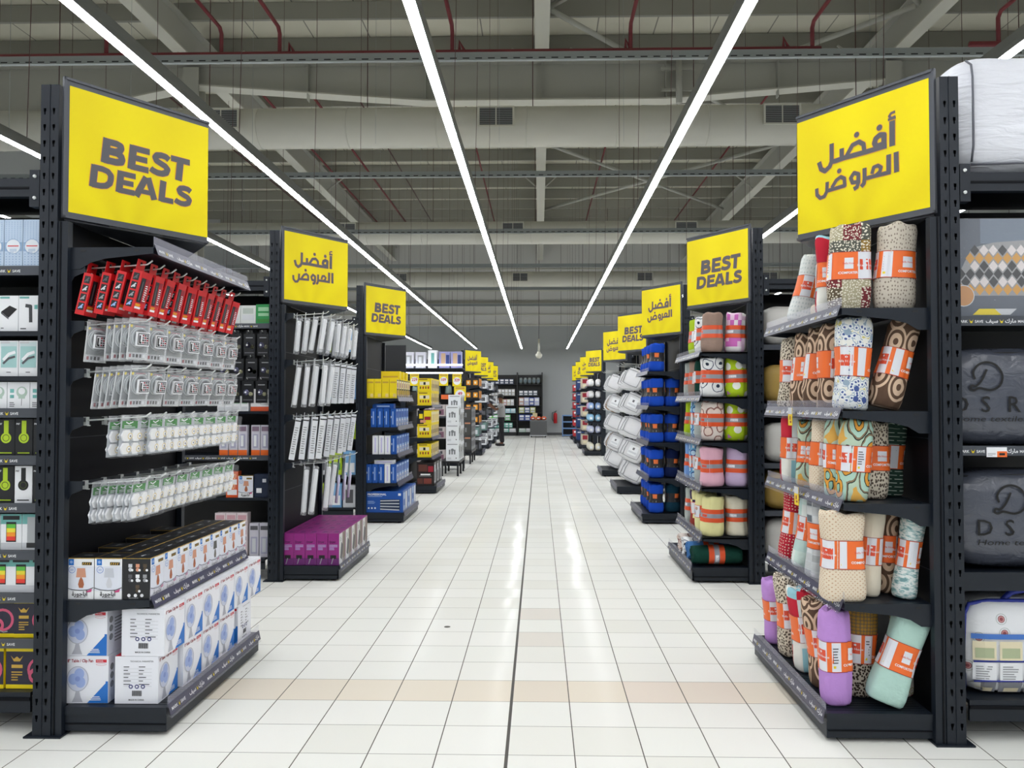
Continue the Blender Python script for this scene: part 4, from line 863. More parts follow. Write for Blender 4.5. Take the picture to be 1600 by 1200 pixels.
FAB['paisley'] = fab('paisley_cloth', lambda t: vor(t, 13, 8, [(0, (150, 196, 180)), (.10, (46, 60, 58)), (.14, (226, 160, 66)), (.26, (40, 52, 50)), (.29, (176, 210, 194)), (.45, (140, 120, 96)), (.5, (40, 52, 50)), (.53, (186, 206, 184)), (.68, (220, 170, 84))], .9, .25)[0])
FAB['tealstroke'] = fab('teal_stroke_cloth', lambda t: t.ramp(t.n('ShaderNodeTexNoise', {'Vector': t.uv(24, 70, .5), 'Scale': 1.0, 'Detail': 3.0}).outputs[0], [(0, (120, 160, 164)), (.42, (176, 204, 204)), (.5, (226, 232, 230)), (.62, (150, 186, 188))]), .85, .5, 30)
FAB['lilac'] = fab('lilac_cloth', lambda t: t.mix(.5, (196, 150, 220), (186, 138, 212)), .85, .8, 34)
FAB['mint'] = fab('mint_cloth', lambda t: t.mix(.5, (184, 218, 208), (176, 210, 200)), .85, .8, 34)
def _patch(t, cols, sx, sy, tex=True):
    u = t.uv(sx, sy); f = t.n('ShaderNodeVectorMath', {0: u}, operation='FLOOR'); w = t.n('ShaderNodeTexWhiteNoise', {0: f.outputs[0]}, noise_dimensions='2D'); n = len(cols)
    c = t.ramp(w.outputs[0], [(i / n, x) for i, x in enumerate(cols)])
    if tex:
        v = t.n('ShaderNodeTexVoronoi', {'Vector': t.uv(90, 90), 'Scale': 1.0}, voronoi_dimensions='2D'); c = t.mix(t.math('LESS_THAN', v.outputs[0], .3), c, (232, 226, 210))
    return c
FAB['patch'] = fab('patchwork_cloth', lambda t: _patch(t, [(96, 84, 66), (150, 120, 60), (120, 50, 56), (176, 168, 140), (90, 92, 84)], 10, 9))
FAB['redpatch'] = fab('red_patch_cloth', lambda t: _patch(t, [(180, 30, 52), (222, 230, 232), (150, 200, 214), (232, 232, 226), (196, 40, 60)], 13, 8, False))
FAB['mintpatch'] = fab('mint_patch_cloth', lambda t: _patch(t, [(206, 226, 220), (190, 216, 212), (226, 232, 230)], 8, 12, False))
def _plaid(t):
    b = t.n('ShaderNodeTexBrick', {'Vector': t.uv(1, 1), 'Color1': lin((226, 230, 232)), 'Color2': lin((90, 100, 110)), 'Mortar': lin((200, 206, 210)), 'Scale': 1.0, 'Mortar Size': 0.003, 'Brick Width': 0.05, 'Row Height': 0.04}, offset=0.0); return b.outputs[0]
FAB['plaid'] = fab('grey_plaid_cloth', _plaid)
FAB['whitegrid'] = fab('white_grid_cloth', lambda t: vor(t, 60, 40, [(0, (196, 204, 206)), (.25, (222, 226, 226))], .2)[0])
FAB['gold'] = fab('gold_net_cloth', lambda t: t.mix(t.math('GREATER_THAN', t.n('ShaderNodeSeparateXYZ', {0: t.uv()}).outputs[1], .22), vor(t, 80, 80, [(0, (60, 48, 42)), (.4, (196, 186, 170))], 1)[0], vor(t, 60, 60, [(0, (170, 130, 56)), (.4, (120, 104, 74))], .1)[0]))
FAB['rainbow'] = fab('cream_plain_cloth', lambda t: t.mix(.5, (226, 216, 196), (230, 222, 204)))
FAB['rednet'] = fab('red_net_cloth', lambda t: vor(t, 60, 60, [(0, (226, 206, 190)), (.22, (186, 34, 56))], .3)[0])
PL = lambda n, c, q=.6: fab(n, lambda t: t.mix(.5, c, tuple(int(x * .94) for x in c)), .9, q, 40)
FAB['royal'] = PL('royal_blue_fleece', (22, 74, 190)); FAB['navyf'] = PL('navy_fleece', (16, 34, 84)); FAB['tealf'] = PL('deep_teal_fleece', (14, 58, 78)); FAB['dgreen'] = PL('bottle_green_fleece', (14, 62, 52))
FAB['pink'] = PL('pink_fleece', (236, 184, 204)); FAB['lav'] = PL('lavender_fleece', (206, 184, 220)); FAB['cream2'] = PL('cream_fleece', (232, 226, 206)); FAB['lemon'] = PL('lemon_fleece', (238, 232, 170)); FAB['limef'] = PL('lime_fleece', (176, 206, 40)); FAB['taupe'] = PL('taupe_fleece', (160, 136, 124)); FAB['greyf'] = PL('grey_fleece', (176, 184, 182)); FAB['babyb'] = PL('baby_blue_fleece', (126, 168, 230)); FAB['white'] = PL('white_fleece', (232, 234, 236)); FAB['mbluef'] = PL('denim_fleece', (70, 120, 180))
FAB['magenta'] = fab('magenta_check_fleece', lambda t: _patch(t, [(206, 110, 190), (232, 200, 226), (236, 232, 236)], 30, 22, False)); FAB['bluediam'] = fab('blue_diamond_fleece', lambda t: vor(t, 14, 14, [(0, (190, 220, 240)), (.3, (30, 60, 140)), (.42, (120, 180, 220)), (.6, (236, 240, 244))], 0, rot=.785)[0])
FAB['limeflor'] = fab('lime_flower_fleece', lambda t: vor(t, 9, 9, [(0, (240, 244, 236)), (.3, (180, 210, 40)), (.75, (190, 120, 190))], .9)[0]); FAB['inkflor'] = fab('white_ink_fleece', lambda t: vor(t, 10, 10, [(0, (40, 50, 70)), (.12, (228, 230, 232)), (.36, (60, 70, 96)), (.42, (232, 234, 236))], .9, .2)[0]); FAB['redswirl'] = fab('brown_swirl_fleece', lambda t: vor(t, 12, 12, [(0, (226, 206, 196)), (.3, (140, 96, 90)), (.4, (222, 210, 204))], .9, .2)[0]); FAB['maroon'] = fab('maroon_check_fleece', lambda t: _patch(t, [(110, 30, 44), (60, 40, 80), (150, 60, 50), (236, 230, 170)], 12, 12, False))

BANDW = P('band_white', (226, 228, 236), .4); BANDR = P('band_coral', (226, 80, 50), .4); BANDG = P('band_grey', (146, 150, 160), .45); BANDK = P('band_black', (30, 30, 36), .45); BANDS = P('band_red', (224, 84, 40), .45)
ROLLK = {}
def roll(fabric, h=.42, rx=.095, ry=.075, style='orange', seed=0, e=2.6, wrap=0.0, b0=.36, b1=.68):
    key = (fabric, h, rx, ry, style, seed, e, wrap)
    if key in ROLLK: return ROLLK[key]
    rr = random.Random(seed * 77 + len(fabric)); n = 36
    ph = [rr.uniform(0, 6.28) for _ in range(6)]; fold = rr.uniform(.3, 1.0); fa = rr.choice([-2.2, -.9, .4])
    def rad(t, z, k=1.0):
        c, s = math.cos(t), math.sin(t); r = (abs(c / rx) ** e + abs(s / ry) ** e) ** (-1 / e)
        q = 1 + .025 * math.sin(2 * t + ph[0]) + .018 * math.sin(3 * t + ph[1] + z * 9) + .012 * math.sin(5 * t + ph[2] + z * 23)
        dd = (t - fa + math.pi) % (2 * math.pi) - math.pi; q -= .10 * math.exp(-(dd / .10) ** 2)
        u = z / h; belly = 1 - (.16 * math.exp(-((u - .5) / .16) ** 2) if style == 'black' else 0) + .05 * math.sin(math.pi * u * 2.0 + ph[3]) - .05 * math.exp(-((u - (b0 + b1) / 2) / .22) ** 2)
        return r * q * belly * k
    body = MB(); levels = [(0, .86), (.012, .96), (.04, 1.0)] + [(.04 + (h - .09) * i / 9, 1.0) for i in range(1, 10)] + [(h - .022, .99), (h - .004, .93)]
    vs = []; uv = []; per = math.pi * (rx + ry)
    lean = rr.uniform(-.012, .012)
    for z, k in levels:
        for i in range(n):
            t = 2 * math.pi * i / n; r = rad(t, z, k); zz_ = z + (.008 * math.sin(2 * t + ph[4]) + .006 * math.sin(5 * t + ph[5]) if z > h * .9 else 0)
            vs.append((r * math.cos(t) + lean * (z / h) ** 2, r * math.sin(t), zz_))
    fs = []; us = []
    for j in range(len(levels) - 1):
        for i in range(n):
            a, b = j * n + i, j * n + (i + 1) % n; fs.append((a, b, b + n, a + n)); u0, u1 = per * i / n, per * (i + 1) / n; v0, v1 = levels[j][0], levels[j + 1][0]; us.append([(u0, v0), (u1, v0), (u1, v1), (u0, v1)])
    L = len(levels) - 1; base = len(vs); last = [L * n + i for i in range(n)]
    for q, (k, dz) in enumerate(((.80, -.004), (.66, -.022), (.52, -.006), (.38, -.024), (.2, -.01))):
        cur = []
        for i in range(n):
            t = 2 * math.pi * i / n; r = rad(t, h, .93 * k) ; cur.append(len(vs)); vs.append((r * math.cos(t) + lean, r * math.sin(t), h + dz + .006 * math.sin(3 * t + ph[q % 6])))
        for i in range(n): a, b = last[i], last[(i + 1) % n]; fs.append((a, b, cur[(i + 1) % n], cur[i])); u0, u1 = per * i / n, per * (i + 1) / n; us.append([(u0, h + .02 * q), (u1, h + .02 * q), (u1, h + .02 * q + .02), (u0, h + .02 * q + .02)])
        last = cur
    fs.append(tuple(last)); us.append([(.1, .1)] * n); fs.append(tuple(range(n))[::-1]); us.append([(.1, .1)] * n)
    body.add(vs, fs, FAB[fabric], True, us)
    parts = [('fabric_roll', body)]
    if style:
        z0, z1 = h * b0, h * b1; bd = MB(); NB = 48
        K = 1.03
        fn = lambda u, v, l: (lambda t, z: Vector(((rad(t, z, K) + l) * math.cos(t) + lean * (z / h) ** 2, (rad(t, z, K) + l) * math.sin(t), z)))(-math.pi / 2 + u / ((rx + ry) / 2), z0 + v)
        bv = []
        for z in (z0, z0 + (z1 - z0) * .33, z0 + (z1 - z0) * .66, z1):
            for i in range(NB): t = 2 * math.pi * i / NB + wrap; r = rad(t, z, K); bv.append((r * math.cos(t) + lean * (z / h) ** 2, r * math.sin(t), z))
        bf = []; bm = []
        for j in range(3):
            for i in range(NB):
                a, b = j * NB + i, j * NB + (i + 1) % NB; bf.append((a, b, b + NB, a + NB)); fr = i / NB
                if style == 'orange': m = BANDW if (.0 <= fr < .14 or .5 <= fr < .62) else ORANGE
                elif style == 'stripe': m = BANDG if j == 1 else BANDS
                elif style == 'black': m = BANDK
                else: m = BANDW
                bm.append(m)
        bd.add(bv, bf, bm, True); p = PR(bd, fn=fn); H = z1 - z0; cr = (rx + ry) / 2
        def at(fr): return ((fr * 2 * math.pi + wrap + math.pi / 2) % (2 * math.pi)) * cr
        if style == 'orange':
            for (fr, txt) in ((.07, 1), (.56, 1)):
                u = at(fr); w = .13 * 2 * math.pi * cr
                p.rect(u - w * .42, H * .34, u + w * .42, H * .72, BANDR, 1, 4); p.text('Bella House', u, H * .46, .011, WHITE, 2, .01, align='c'); p.disc(u, H * .64, .005, WHITE, 2, 8)
            for fr in (.30, .90):
                u = at(fr); w = .10 * 2 * math.pi * cr; p.rect(u - w * .5, H * .38, u + w * .5, H * .78, BANDW, 1, 4); p.text('Bella House', u, H * .55, .009, BANDR, 2, .01, align='c'); p.text('COMFORTER', u, H * .2, .011, WHITE, 1, .03, align='c')
            u = at(.67); p.rect(u, .004, u + .04, H - .004, BANDW, 1, 4); p.lines(u + .005, H * .3, .03, H * .55, 6, GREYD, 2, seed); p.rect(u + .006, H * .14, u + .016, H * .22, YEL, 2)
            for q0 in (.0, H - .0022): p.rect(0, q0, 2 * math.pi * cr, q0 + .0022, DRED, 1, 48)
        elif style == 'stripe':
            for fr in (.08, .55): u = at(fr); p.rect(u - .03, H * .4, u + .03, H * .6, BANDW if seed % 2 else BANDR, 1, 4); p.lines(u - .02, H * .42, .04, H * .14, 2, GREYD, 2, seed)
            u = at(.3); p.rect(u - .04, .004, u + .04, H * .96, BANDW, 1, 4); p.lines(u - .03, H * .1, .06, H * .4, 5, GREY, 2, seed); p.disc(u, H * .72, .016, P('band_photo', (190, 150, 130)), 2, 12)
        elif style == 'black':
            for fr in (.0, .36, .72): u = at(fr); p.rect(u - .03, H * .42, u + .03, H * .94, P('band_orange', (236, 120, 60), .45), 1, 4); p.lines(u - .028, H * .1, .05, H * .2, 2, WHITE, 1, 2); p.lines(u - .02, H * .55, .04, H * .25, 3, BANDW, 2, 2)
        parts.append(('paper_band', bd, None, {'orange': 'orange paper band', 'stripe': 'grey and orange paper band', 'black': 'black paper band'}.get(style)))
    ROLLK[key] = Kit('blanket_roll' if style != 'orange' else 'comforter_roll', 'rolled bedding', parts); return ROLLK[key]

# ---------------------------------------------------------------- comforter stand (first on the bedding row)
B0 = UY[0]
stand(1, B0, 'dark metal aisle-end stand full of rolled comforters with orange bands', [1.945, 1.478, 1.062, .615])
sign(1, B0, 'A', 'big yellow Arabic sign over the comforter rolls')
BSH = [1.946, 1.479, 1.063, .616, .1315]; SN = ['top shelf', 'second shelf', 'third shelf', 'fourth shelf', 'stand base']
def putroll(kit, x, y, z, lab, grp, rz=0, tx=0, ty=0, lip=1.373):
    """tilts turn the roll about its foot; a leaning roll is lifted so its lowest edge stays on the board"""
    m = Matrix.Rotation(R(tx), 4, 'X') @ Matrix.Rotation(R(ty), 4, 'Y') @ Matrix.Rotation(R(rz), 4, 'Z')
    vs = [m @ v.co for p in kit.parts for v in p[1].vertices]
    lo = min(v.x for v in vs); hi = max(v.x for v in vs)
    x = min(max(x, lip + .003 - lo), BP[1] - .003 - hi)
    return kit.put((x, y, z + .0005 - min(v.z for v in vs)), m.to_euler(), lab, grp)
# shelf, x, y, fabric, h, rx, ry, rz, lean x, lean y, seed, exponent, label
CR = [
 (0, 1.668, 3.69, 'beige', .40, .088, .07, -10, 0, 3, 1, 2.6, 'beige sprigged comforter roll by the post on the top shelf'),
 (0, 1.445, 3.72, 'patch', .41, .09, .058, -22, 0, 0, 2, 5, 'square brown and red patchwork comforter standing at the top shelf corner'),
 (0, 1.425, 3.89, 'redpatch', .39, .085, .05, -30, 0, 0, 3, 4, 'red and white patch comforter tucked behind the patchwork one, top shelf'),
 (0, 1.49, 4.42, 'whitegrid', .385, .085, .065, 10, 0, 13, 4, 2.6, 'pale grey comforter roll leaning at the far end of the top shelf'),
 (1, 1.60, 3.66, 'brown', .41, .068, .058, 0, 0, 15, 5, 3, 'brown arc patterned comforter leaning alone by the post, second shelf'),
 (1, 1.425, 3.66, 'bluefloral', .425, .078, .065, 8, 0, 4, 6, 3, 'white comforter with blue flowers at the second shelf corner'),
 (1, 1.435, 3.86, 'brown', .42, .09, .075, 15, 0, 2, 7, 2.8, 'brown arc patterned comforter just behind the blue flowered one'),
 (1, 1.435, 4.08, 'brown', .42, .08, .07, -20, 0, 3, 8, 2.8, 'brown arc patterned comforter, middle of three in the second shelf row'),
 (1, 1.435, 4.28, 'brown', .41, .08, .075, 40, 0, 3, 9, 2.6, 'brown arc patterned comforter, last of three in the second shelf row'),
 (1, 1.435, 4.50, 'speck', .40, .078, .07, 5, 0, 4, 10, 2.6, 'grey and yellow speckled comforter at the far end of the second shelf'),
 (2, 1.70, 3.84, 'dash', .39, .075, .06, 5, 0, 3, 11, 2.6, 'dark green dashed comforter by the post on the third shelf'),
 (2, 1.57, 3.74, 'speck', .395, .078, .06, -8, 0, 2, 12, 3, 'large speckled beige comforter beside the dark green one, third shelf'),
 (2, 1.405, 3.63, 'paisley', .40, .07, .056, 6, 0, 3, 13, 3, 'teal and orange paisley comforter at the third shelf corner'),
 (2, 1.425, 3.79, 'paisley', .40, .06, .055, 40, 0, 2, 14, 3, 'paisley comforter hidden just behind the corner paisley one'),
 (2, 1.43, 3.99, 'cream', .40, .085, .072, 12, 0, 1, 15, 2.8, 'cream dotted comforter in the middle of the third shelf edge'),
 (2, 1.43, 4.22, 'paisley', .38, .078, .07, -30, 0, 3, 16, 2.8, 'paisley comforter beyond the cream one on the third shelf'),
 (2, 1.43, 4.46, 'redpatch', .40, .085, .07, 10, 0, 2, 17, 3.4, 'blue, red and white patch comforter at the far end of the third shelf'),
 (3, 1.73, 3.645, 'tealstroke', .39, .05, .052, 0, 0, 7, 18, 2.6, 'slim teal brushed comforter leaning by the post, fourth shelf'),
 (3, 1.65, 3.765, 'brown', .40, .046, .05, -20, 0, 2, 19, 2.6, 'slim brown arc patterned comforter beside the teal brushed one'),
 (3, 1.538, 3.70, 'rainbow', .40, .05, .055, 15, 0, 4, 20, 2.6, 'slim cream comforter with pale ribbing, between the dotted and the brown one'),
 (3, 1.39, 3.62, 'cream', .405, .092, .06, 0, 0, 0, 21, 4, 'wide cream dotted comforter overhanging the fourth shelf corner'),
 (3, 1.42, 3.83, 'dash', .40, .088, .07, 0, 0, -2, 22, 2.8, 'dark green dashed comforter behind the wide cream one, fourth shelf'),
 (3, 1.43, 4.06, 'plaid', .41, .08, .068, 30, 0, 2, 23, 2.8, 'white and grey plaid comforter on the fourth shelf edge'),
 (3, 1.43, 4.28, 'mintpatch', .40, .075, .07, 0, 0, 8, 24, 2.8, 'pale mint comforter on the fourth shelf edge'),
 (3, 1.44, 4.50, 'rednet', .40, .08, .07, 0, 0, 6, 25, 2.8, 'red dotted comforter at the far end of the fourth shelf'),
 (4, 1.735, 3.775, 'oliveflor', .38, .05, .046, 10, 0, 0, 26, 2.8, 'olive and white flowered comforter by the post on the stand base'),
 (4, 1.572, 3.622, 'mint', .415, .08, .06, -14, 0, 21, 27, 4, 'mint quilted comforter leaning hard on the stand base'),
 (4, 1.518, 3.762, 'gold', .43, .066, .056, 8, 0, 3, 28, 2.8, 'gold and tweed comforter between the mint and lilac ones'),
 (4, 1.36, 3.66, 'lilac', .43, .07, .062, 0, 0, -2, 29, 3, 'lilac quilted comforter at the base corner'),
 (4, 1.345, 3.88, 'brown', .42, .078, .072, 12, 0, -4, 30, 3, 'brown arc patterned comforter behind the lilac one on the base'),
 (4, 1.345, 4.10, 'redpatch', .42, .085, .075, 12, 0, -5, 31, 3, 'red and white patch comforter on the base edge'),
 (4, 1.345, 4.34, 'speck', .43, .082, .072, 12, 0, -5, 32, 3, 'tall speckled comforter on the base edge past the red one'),
 (4, 1.345, 4.57, 'lilac', .36, .08, .07, 12, 0, -3, 33, 3, 'lilac comforter at the far end of the base'),
]
for s, x, y, fb, h, rx, ry, rz, tx, ty, sd, e, lb in CR:
    h *= .93 if s == 2 else 1
    putroll(roll(fb, h, rx, ry, 'orange', sd, e, R(rz * 3)), x, y, BSH[s], lb, 'rolled comforters', rz * .4, tx, ty, 1.2 if sd == 21 else 1.292 if s == 4 else 1.373)
m = MB(); pts = []
fl = roll('rainbow', .30, .07, .04, None, 50, 3)
o = fl.put((1.455, 4.0, 1.946 + .045), Euler((R(-90), 0, R(-25))), 'folded cream cloth lying flat on the top comforter shelf', None)
TAGY = P('price_tag_yellow', (240, 206, 30), .45)
def ptag(x, y, z, lab):
    b = MB(); b.box(-.002, 0, -.032, .032, -.045, .05, TAGY); q = PR(b, (-.002, .032, -.045), (0, -1, 0), (0, 0, 1)); q.rect(0, .06, .064, .095, LGREY, 1); q.rect(.024, .03, .04, .05, DRED, 1); q.rect(.03, .014, .052, .024, DRED, 1)
    tag(link('price_tag', b.mesh('price_tag'), None, (x, y, z)), lab, 'price tag')
ptag(1.338, 4.17, 1.44, 'yellow price tag hanging on the second comforter shelf strip'); ptag(1.338, 4.08, 1.03, 'yellow price tag hanging on the third comforter shelf strip')

# ---------------------------------------------------------------- bedding run behind the comforter stand
rack(1, B0, [(1.905, True), (1.318, True), (.745, 'beam')], 'dark shelving run of bagged bedding behind the comforter stand post')
BY = B0 + .07
def puff(w, d, h, mat, e=4, wr=.012, seed=0, n=18):
    """a stuffed bag: a rounded box with wrinkles; origin at the foot"""
    mb = MB(); rr = random.Random(seed); ph = [rr.uniform(0, 6) for _ in range(8)]; vs = []; fs = []; N = n; M_ = n // 2 + 2
    for j in range(M_ + 1):
        la = -math.pi / 2 + math.pi * j / M_
        for i in range(2 * N):
            lo = math.pi * i / N; c = Vector((math.cos(la) * math.cos(lo), math.cos(la) * math.sin(lo), math.sin(la)))
            k = (abs(c.x) ** e + abs(c.y) ** e + abs(c.z) ** e) ** (-1 / e); c *= k
            f = 1 + wr * math.sin(7 * c.x + 5 * c.z + ph[0]) + wr * .7 * math.sin(13 * c.z - 6 * c.x + ph[1]) + wr * .5 * math.sin(19 * c.x + 11 * c.y + ph[2])
            vs.append((c.x * w / 2 * (1 + (f - 1) * .4), c.y * d / 2 * f, h / 2 + c.z * h / 2 * (1 + (f - 1) * .3)))
    z0 = min(v[2] for v in vs); vs = [(x, y, z - z0) for x, y, z in vs]
    us = []
    for j in range(M_):
        for i in range(2 * N): q = (j * 2 * N + i, j * 2 * N + (i + 1) % (2 * N), (j + 1) * 2 * N + (i + 1) % (2 * N), (j + 1) * 2 * N + i); fs.append(q); us.append([(vs[a][0] + w / 2, vs[a][2]) for a in q])
    mb.add(vs, fs, mat, True, us); return mb
def puffn(w, d, h, e=4):
    return lambda x, z, l: Vector((x, -(d / 2) * max(0.0, 1 - abs(2 * x / w) ** e - abs(2 * (z - h / 2) / h) ** e) ** (1 / e) - .006 - l, z))
SATIN = P('white_satin_bag', (226, 228, 236), .4); t_ = NT(SATIN); t_.bump(t_.n('ShaderNodeTexNoise', {'Vector': t_.uv(3, 14, .3), 'Scale': 1.6, 'Detail': 4.0, 'Distortion': .6}).outputs[0], .55, .03)
bag = puff(.86, .42, .56, SATIN, 6, .007, 3, 26); pip = MB(); pc = P('bag_piping', (96, 98, 108), .5)
bf = puffn(.86, .42, .56, 6); pip.tube([bf(-.345, z, .01) for z in (.05, .12, .2, .28, .36, .44, .5)] + [bf(-.345, .525, .012) + Vector((0, .03, .012))], .005, pc, 6); pip.tube([bf(x, .04, .01) for x in (-.345, -.15, .1, .345)], .005, pc, 6)
Kit('comforter_bag', 'bagged comforter', [('white_bag', bag), ('piping', pip, None, 'grey piping')]).put((2.335, BY + .215, 2.573), 0, 'large white comforter bag with grey piping on top of the bedding run', None)
def d_bed(p):
    p.rect(.0, .0, .62, .455, P('bedset_slate', (84, 92, 106), .35), 1); p.rect(.1, .34, .33, .455, P('bedset_bluegrey', (110, 122, 140), .35), 2); p.poly([(.33, .34), (.36, .455), (.62, .455), (.62, .3)], LGREY, 2)
    p.poly([(.06, .32), (.16, .345), (.3, .355), (.45, .345), (.6, .32), (.6, .1), (.0, .1), (.0, .2)], P('bedset_grey', (150, 150, 152), .35), 3)
    cols = [P('rhomb_mustard', (206, 150, 56), .4), P('rhomb_black', (40, 40, 44), .4), P('rhomb_white', (222, 214, 214), .4)]; s = .042
    for r in range(6):
        for c in range(15):
            x = c * s + (s / 2 if r % 2 else 0) + .01; y = .128 + r * s * .86
            if y > .235 and x < .05: continue
            if x > .6 or (r > 4 and x < .05): continue
            m = cols[r // 2 % 2 if (r % 2 == 0) else 2] if r % 2 == 0 else (cols[2] if (c + r // 2) % 3 else cols[1])
            p.poly([(x - s * .5, y), (x, y - s * .62), (x + s * .5, y), (x, y + s * .62)], m, 4)
    p.disc(.02, .1, .05, LGREY, 5, 20); p.disc(.02, .1, .046, P('bedset_tan', (196, 140, 84), .4), 6, 20); p.poly([(.06, .012), (.09, .04), (.16, .04), (.19, .012)], YEL, 5); p.poly([(.16, .04), (.26, .04), (.23, .012), (.19, .012)], LGREY, 5); p.rect(.0, .045, .62, .098, P('bedset_slate'), 3)
b_, f_ = carton(.62, .2, .455, P('bedset_slate', (84, 92, 106), .35)); d_bed(f_['front']); sh = MB()
GLOSSWR = P('glossy_wrap', (240, 242, 246), .08, 0, 1.0, 0, .10); t_ = NT(GLOSSWR); t_.bump(t_.n('ShaderNodeTexNoise', {'Vector': t_.uv(6, 9), 'Scale': 1.2, 'Detail': 3.0, 'Distortion': 1.0}).outputs[0], .5, .03)
sh.add([(-.312, -.106, -.0), (.312, -.106, 0), (.312, -.112, .23), (-.312, -.112, .23), (.312, -.104, .457), (-.312, -.104, .457)], [(0, 1, 2, 3), (3, 2, 4, 5)], GLOSSWR, uvs=[[(0, 0), (.6, 0), (.6, .23), (0, .23)], [(0, .23), (.6, .23), (.6, .46), (0, .46)]])
Kit('bedding_set', 'bedding pack', [('printed_sleeve', b_), ('clear_wrap', sh)]).put((2.235, BY + .12, 1.906), 0, 'bedding set showing a bed with mustard and black diamonds', None)
BLKB = P('charcoal_bag', (74, 78, 90), .24, 0, .7); t_ = NT(BLKB); t_.bump(t_.n('ShaderNodeTexNoise', {'Vector': t_.uv(9, 12, .6), 'Scale': 1.5, 'Detail': 4.0, 'Distortion': .8}).outputs[0], .4, .02)
def dsr(lab, x, z, off, seed):
    w, d, h = .64, .26, .45; b = puff(w, d, h, BLKB, 5, .01, seed); fn = puffn(w, d, h, 5); p = PR(b, fn=fn); K = P('bag_black_print', (6, 7, 10), .6); x0 = -w / 2 + off
    for i, ch in enumerate('DSR'): p.text(ch, x0 + i * .122, .155, .075, K, 2, .004)
    p.text('Home textiles', x0 + .0, .112, .026, K, 2, .0, .15, w=.33)
    cx, cy = x0 + .145, .31; p.curve([(cx - .05, cy - .005), (cx - .056, cy + .03), (cx - .03, cy + .062), (cx + .01, cy + .072), (cx + .05, cy + .055), (cx + .074, cy + .01), (cx + .06, cy - .035), (cx + .02, cy - .055), (cx - .03, cy - .046), (cx - .055, cy - .055), (cx - .07, cy - .048), (cx - .064, cy - .034), (cx - .045, cy - .036), (cx - .02, cy - .01), (cx + .004, cy + .04)], .010, K, 2)
    zp = MB(); zp.tube([(-.29, -.09, h - .03), (0, -.1, h - .022), (.29, -.09, h - .03)], .004, BLACKBOX, 6)
    Kit('bedding_bag', 'bedding pack', [('black_bag', b), ('zip', zp)]).put((x, BY + .15, z), 0, lab, None)
dsr('charcoal bedding bag with a script D on the middle bedding shelf', 2.16, 1.319, .055, 4); dsr('charcoal bedding bag with a script D on the lower beam shelf', 2.21, .758, .105, 9)
FLW = fab('white_rose_print', lambda t: vor(t, 9, 9, [(0, (150, 84, 90)), (.07, (206, 150, 150)), (.11, (140, 84, 90)), (.14, (226, 228, 232)), (.2, (150, 160, 150)), (.215, (232, 234, 238))], 1)[0], .4, .2)
w, d, h = .62, .24, .43; b = puff(w, d, h, FLW, 6, .006, 12); fn = puffn(w, d, h, 6); p = PR(b, fn=fn); NV = P('bag_blue_trim', (36, 52, 150), .45)
p.rect(-.285, .255, .285, .278, MIDBLUE, 2, 8)
for i in range(5):
    x = -.28 + i * .115; p.rect(x, .16, x + .1, .245, CREAM, 2, 2); p.rect(x + .01, .17, x + .09, .215, P('sachet_green', (176, 186, 150), .5), 3, 2); p.rect(x, .07, x + .1, .15, WHITE, 2, 2); p.lines(x + .012, .075, .075, .065, 6, GREY, 3, i); p.rect(x, .012, x + .1, .062, P('bag_grey_pocket', (140, 142, 150), .4), 2, 2); p.rect(x + .02, .014, x + .085, .035, CREAM, 3, 2)
tr = MB(); tr.tube([(-.3, -.075, .02), (-.3, -.085, .36), (-.28, -.085, .405), (-.2, -.085, .42), (.2, -.085, .42), (.28, -.085, .405), (.3, -.085, .36), (.3, -.075, .02)], .009, NV, 8)
for z in (.155, .066): tr.tube([(-.28, -.122, z), (.28, -.122, z)], .004, NV, 6)
hd = MB(); hd.tube([(-.12, -.07, .415), (-.08, -.07, .455), (.0, -.07, .47), (.12, -.07, .462), (.16, -.07, .415)], .014, P('bag_blue_trim'), 8)
Kit('bedding_bag', 'bedding pack', [('clear_bag', b), ('trim', tr, None, 'blue trim'), ('handle', hd, None, 'blue handle')]).put((2.25, BY + .14, .19), 0, 'rose printed bedding bag with blue trim and handle on the lowest shelf', None)
ptw = MB(); ptw.box(-.045, .045, -.003, -.001, -.018, .026, WHITE); q = PR(ptw, (-.045, -.003, -.018), (1, 0, 0), (0, 0, 1)); q.rect(.046, 0, .09, .026, ORANGE, 1); q.rect(.055, .008, .08, .018, BLACK, 2); q.lines(.004, .006, .036, .014, 3, GREY, 1, 2)
tag(link('price_tag', ptw.mesh('price_tag'), None, (2.06, B0 + .0455, 1.29)), 'white and orange price tag on the bedding run strip', 'price tag')
# ---------------------------------------------------------------- second bedding stand: blanket rolls
B1 = UY[1]
stand(1, B1, 'dark metal aisle-end stand full of blanket rolls with grey and orange bands', [1.94, 1.56, 1.19, .80, .38])
sign(1, B1, 'E', 'yellow BEST DEALS sign over the blanket rolls')
def brolls(y0, zs, grid, names, style, grp, h, rx, ry, xs, ys, tail, seed=0, jit=.06):
    for s, z in enumerate(zs):
        for k, fb in enumerate(grid[s]):
            if fb is None: continue
            x, y = xs[k] + random.uniform(-.008, .008), y0 + ys[k] + random.uniform(-.01, .01)
            kk = roll(fb, h, rx, ry, style, seed + (k % 3), 2.8, R(40 * k))
            putroll(kk, x, y, z + .001, f'{names.get(fb, fb)} on the {SHN[s]} of {tail}, {PLC[k]}', grp, random.uniform(-14, 14), random.uniform(-1.5, 1.5), random.uniform(-1.5, 1.5))
SHN = ['top shelf', 'second shelf', 'third shelf', 'fourth shelf', 'fifth shelf', 'base']
PLC = ['front corner', 'beside the corner one', 'second along', 'third along', 'fourth along', 'by the post']
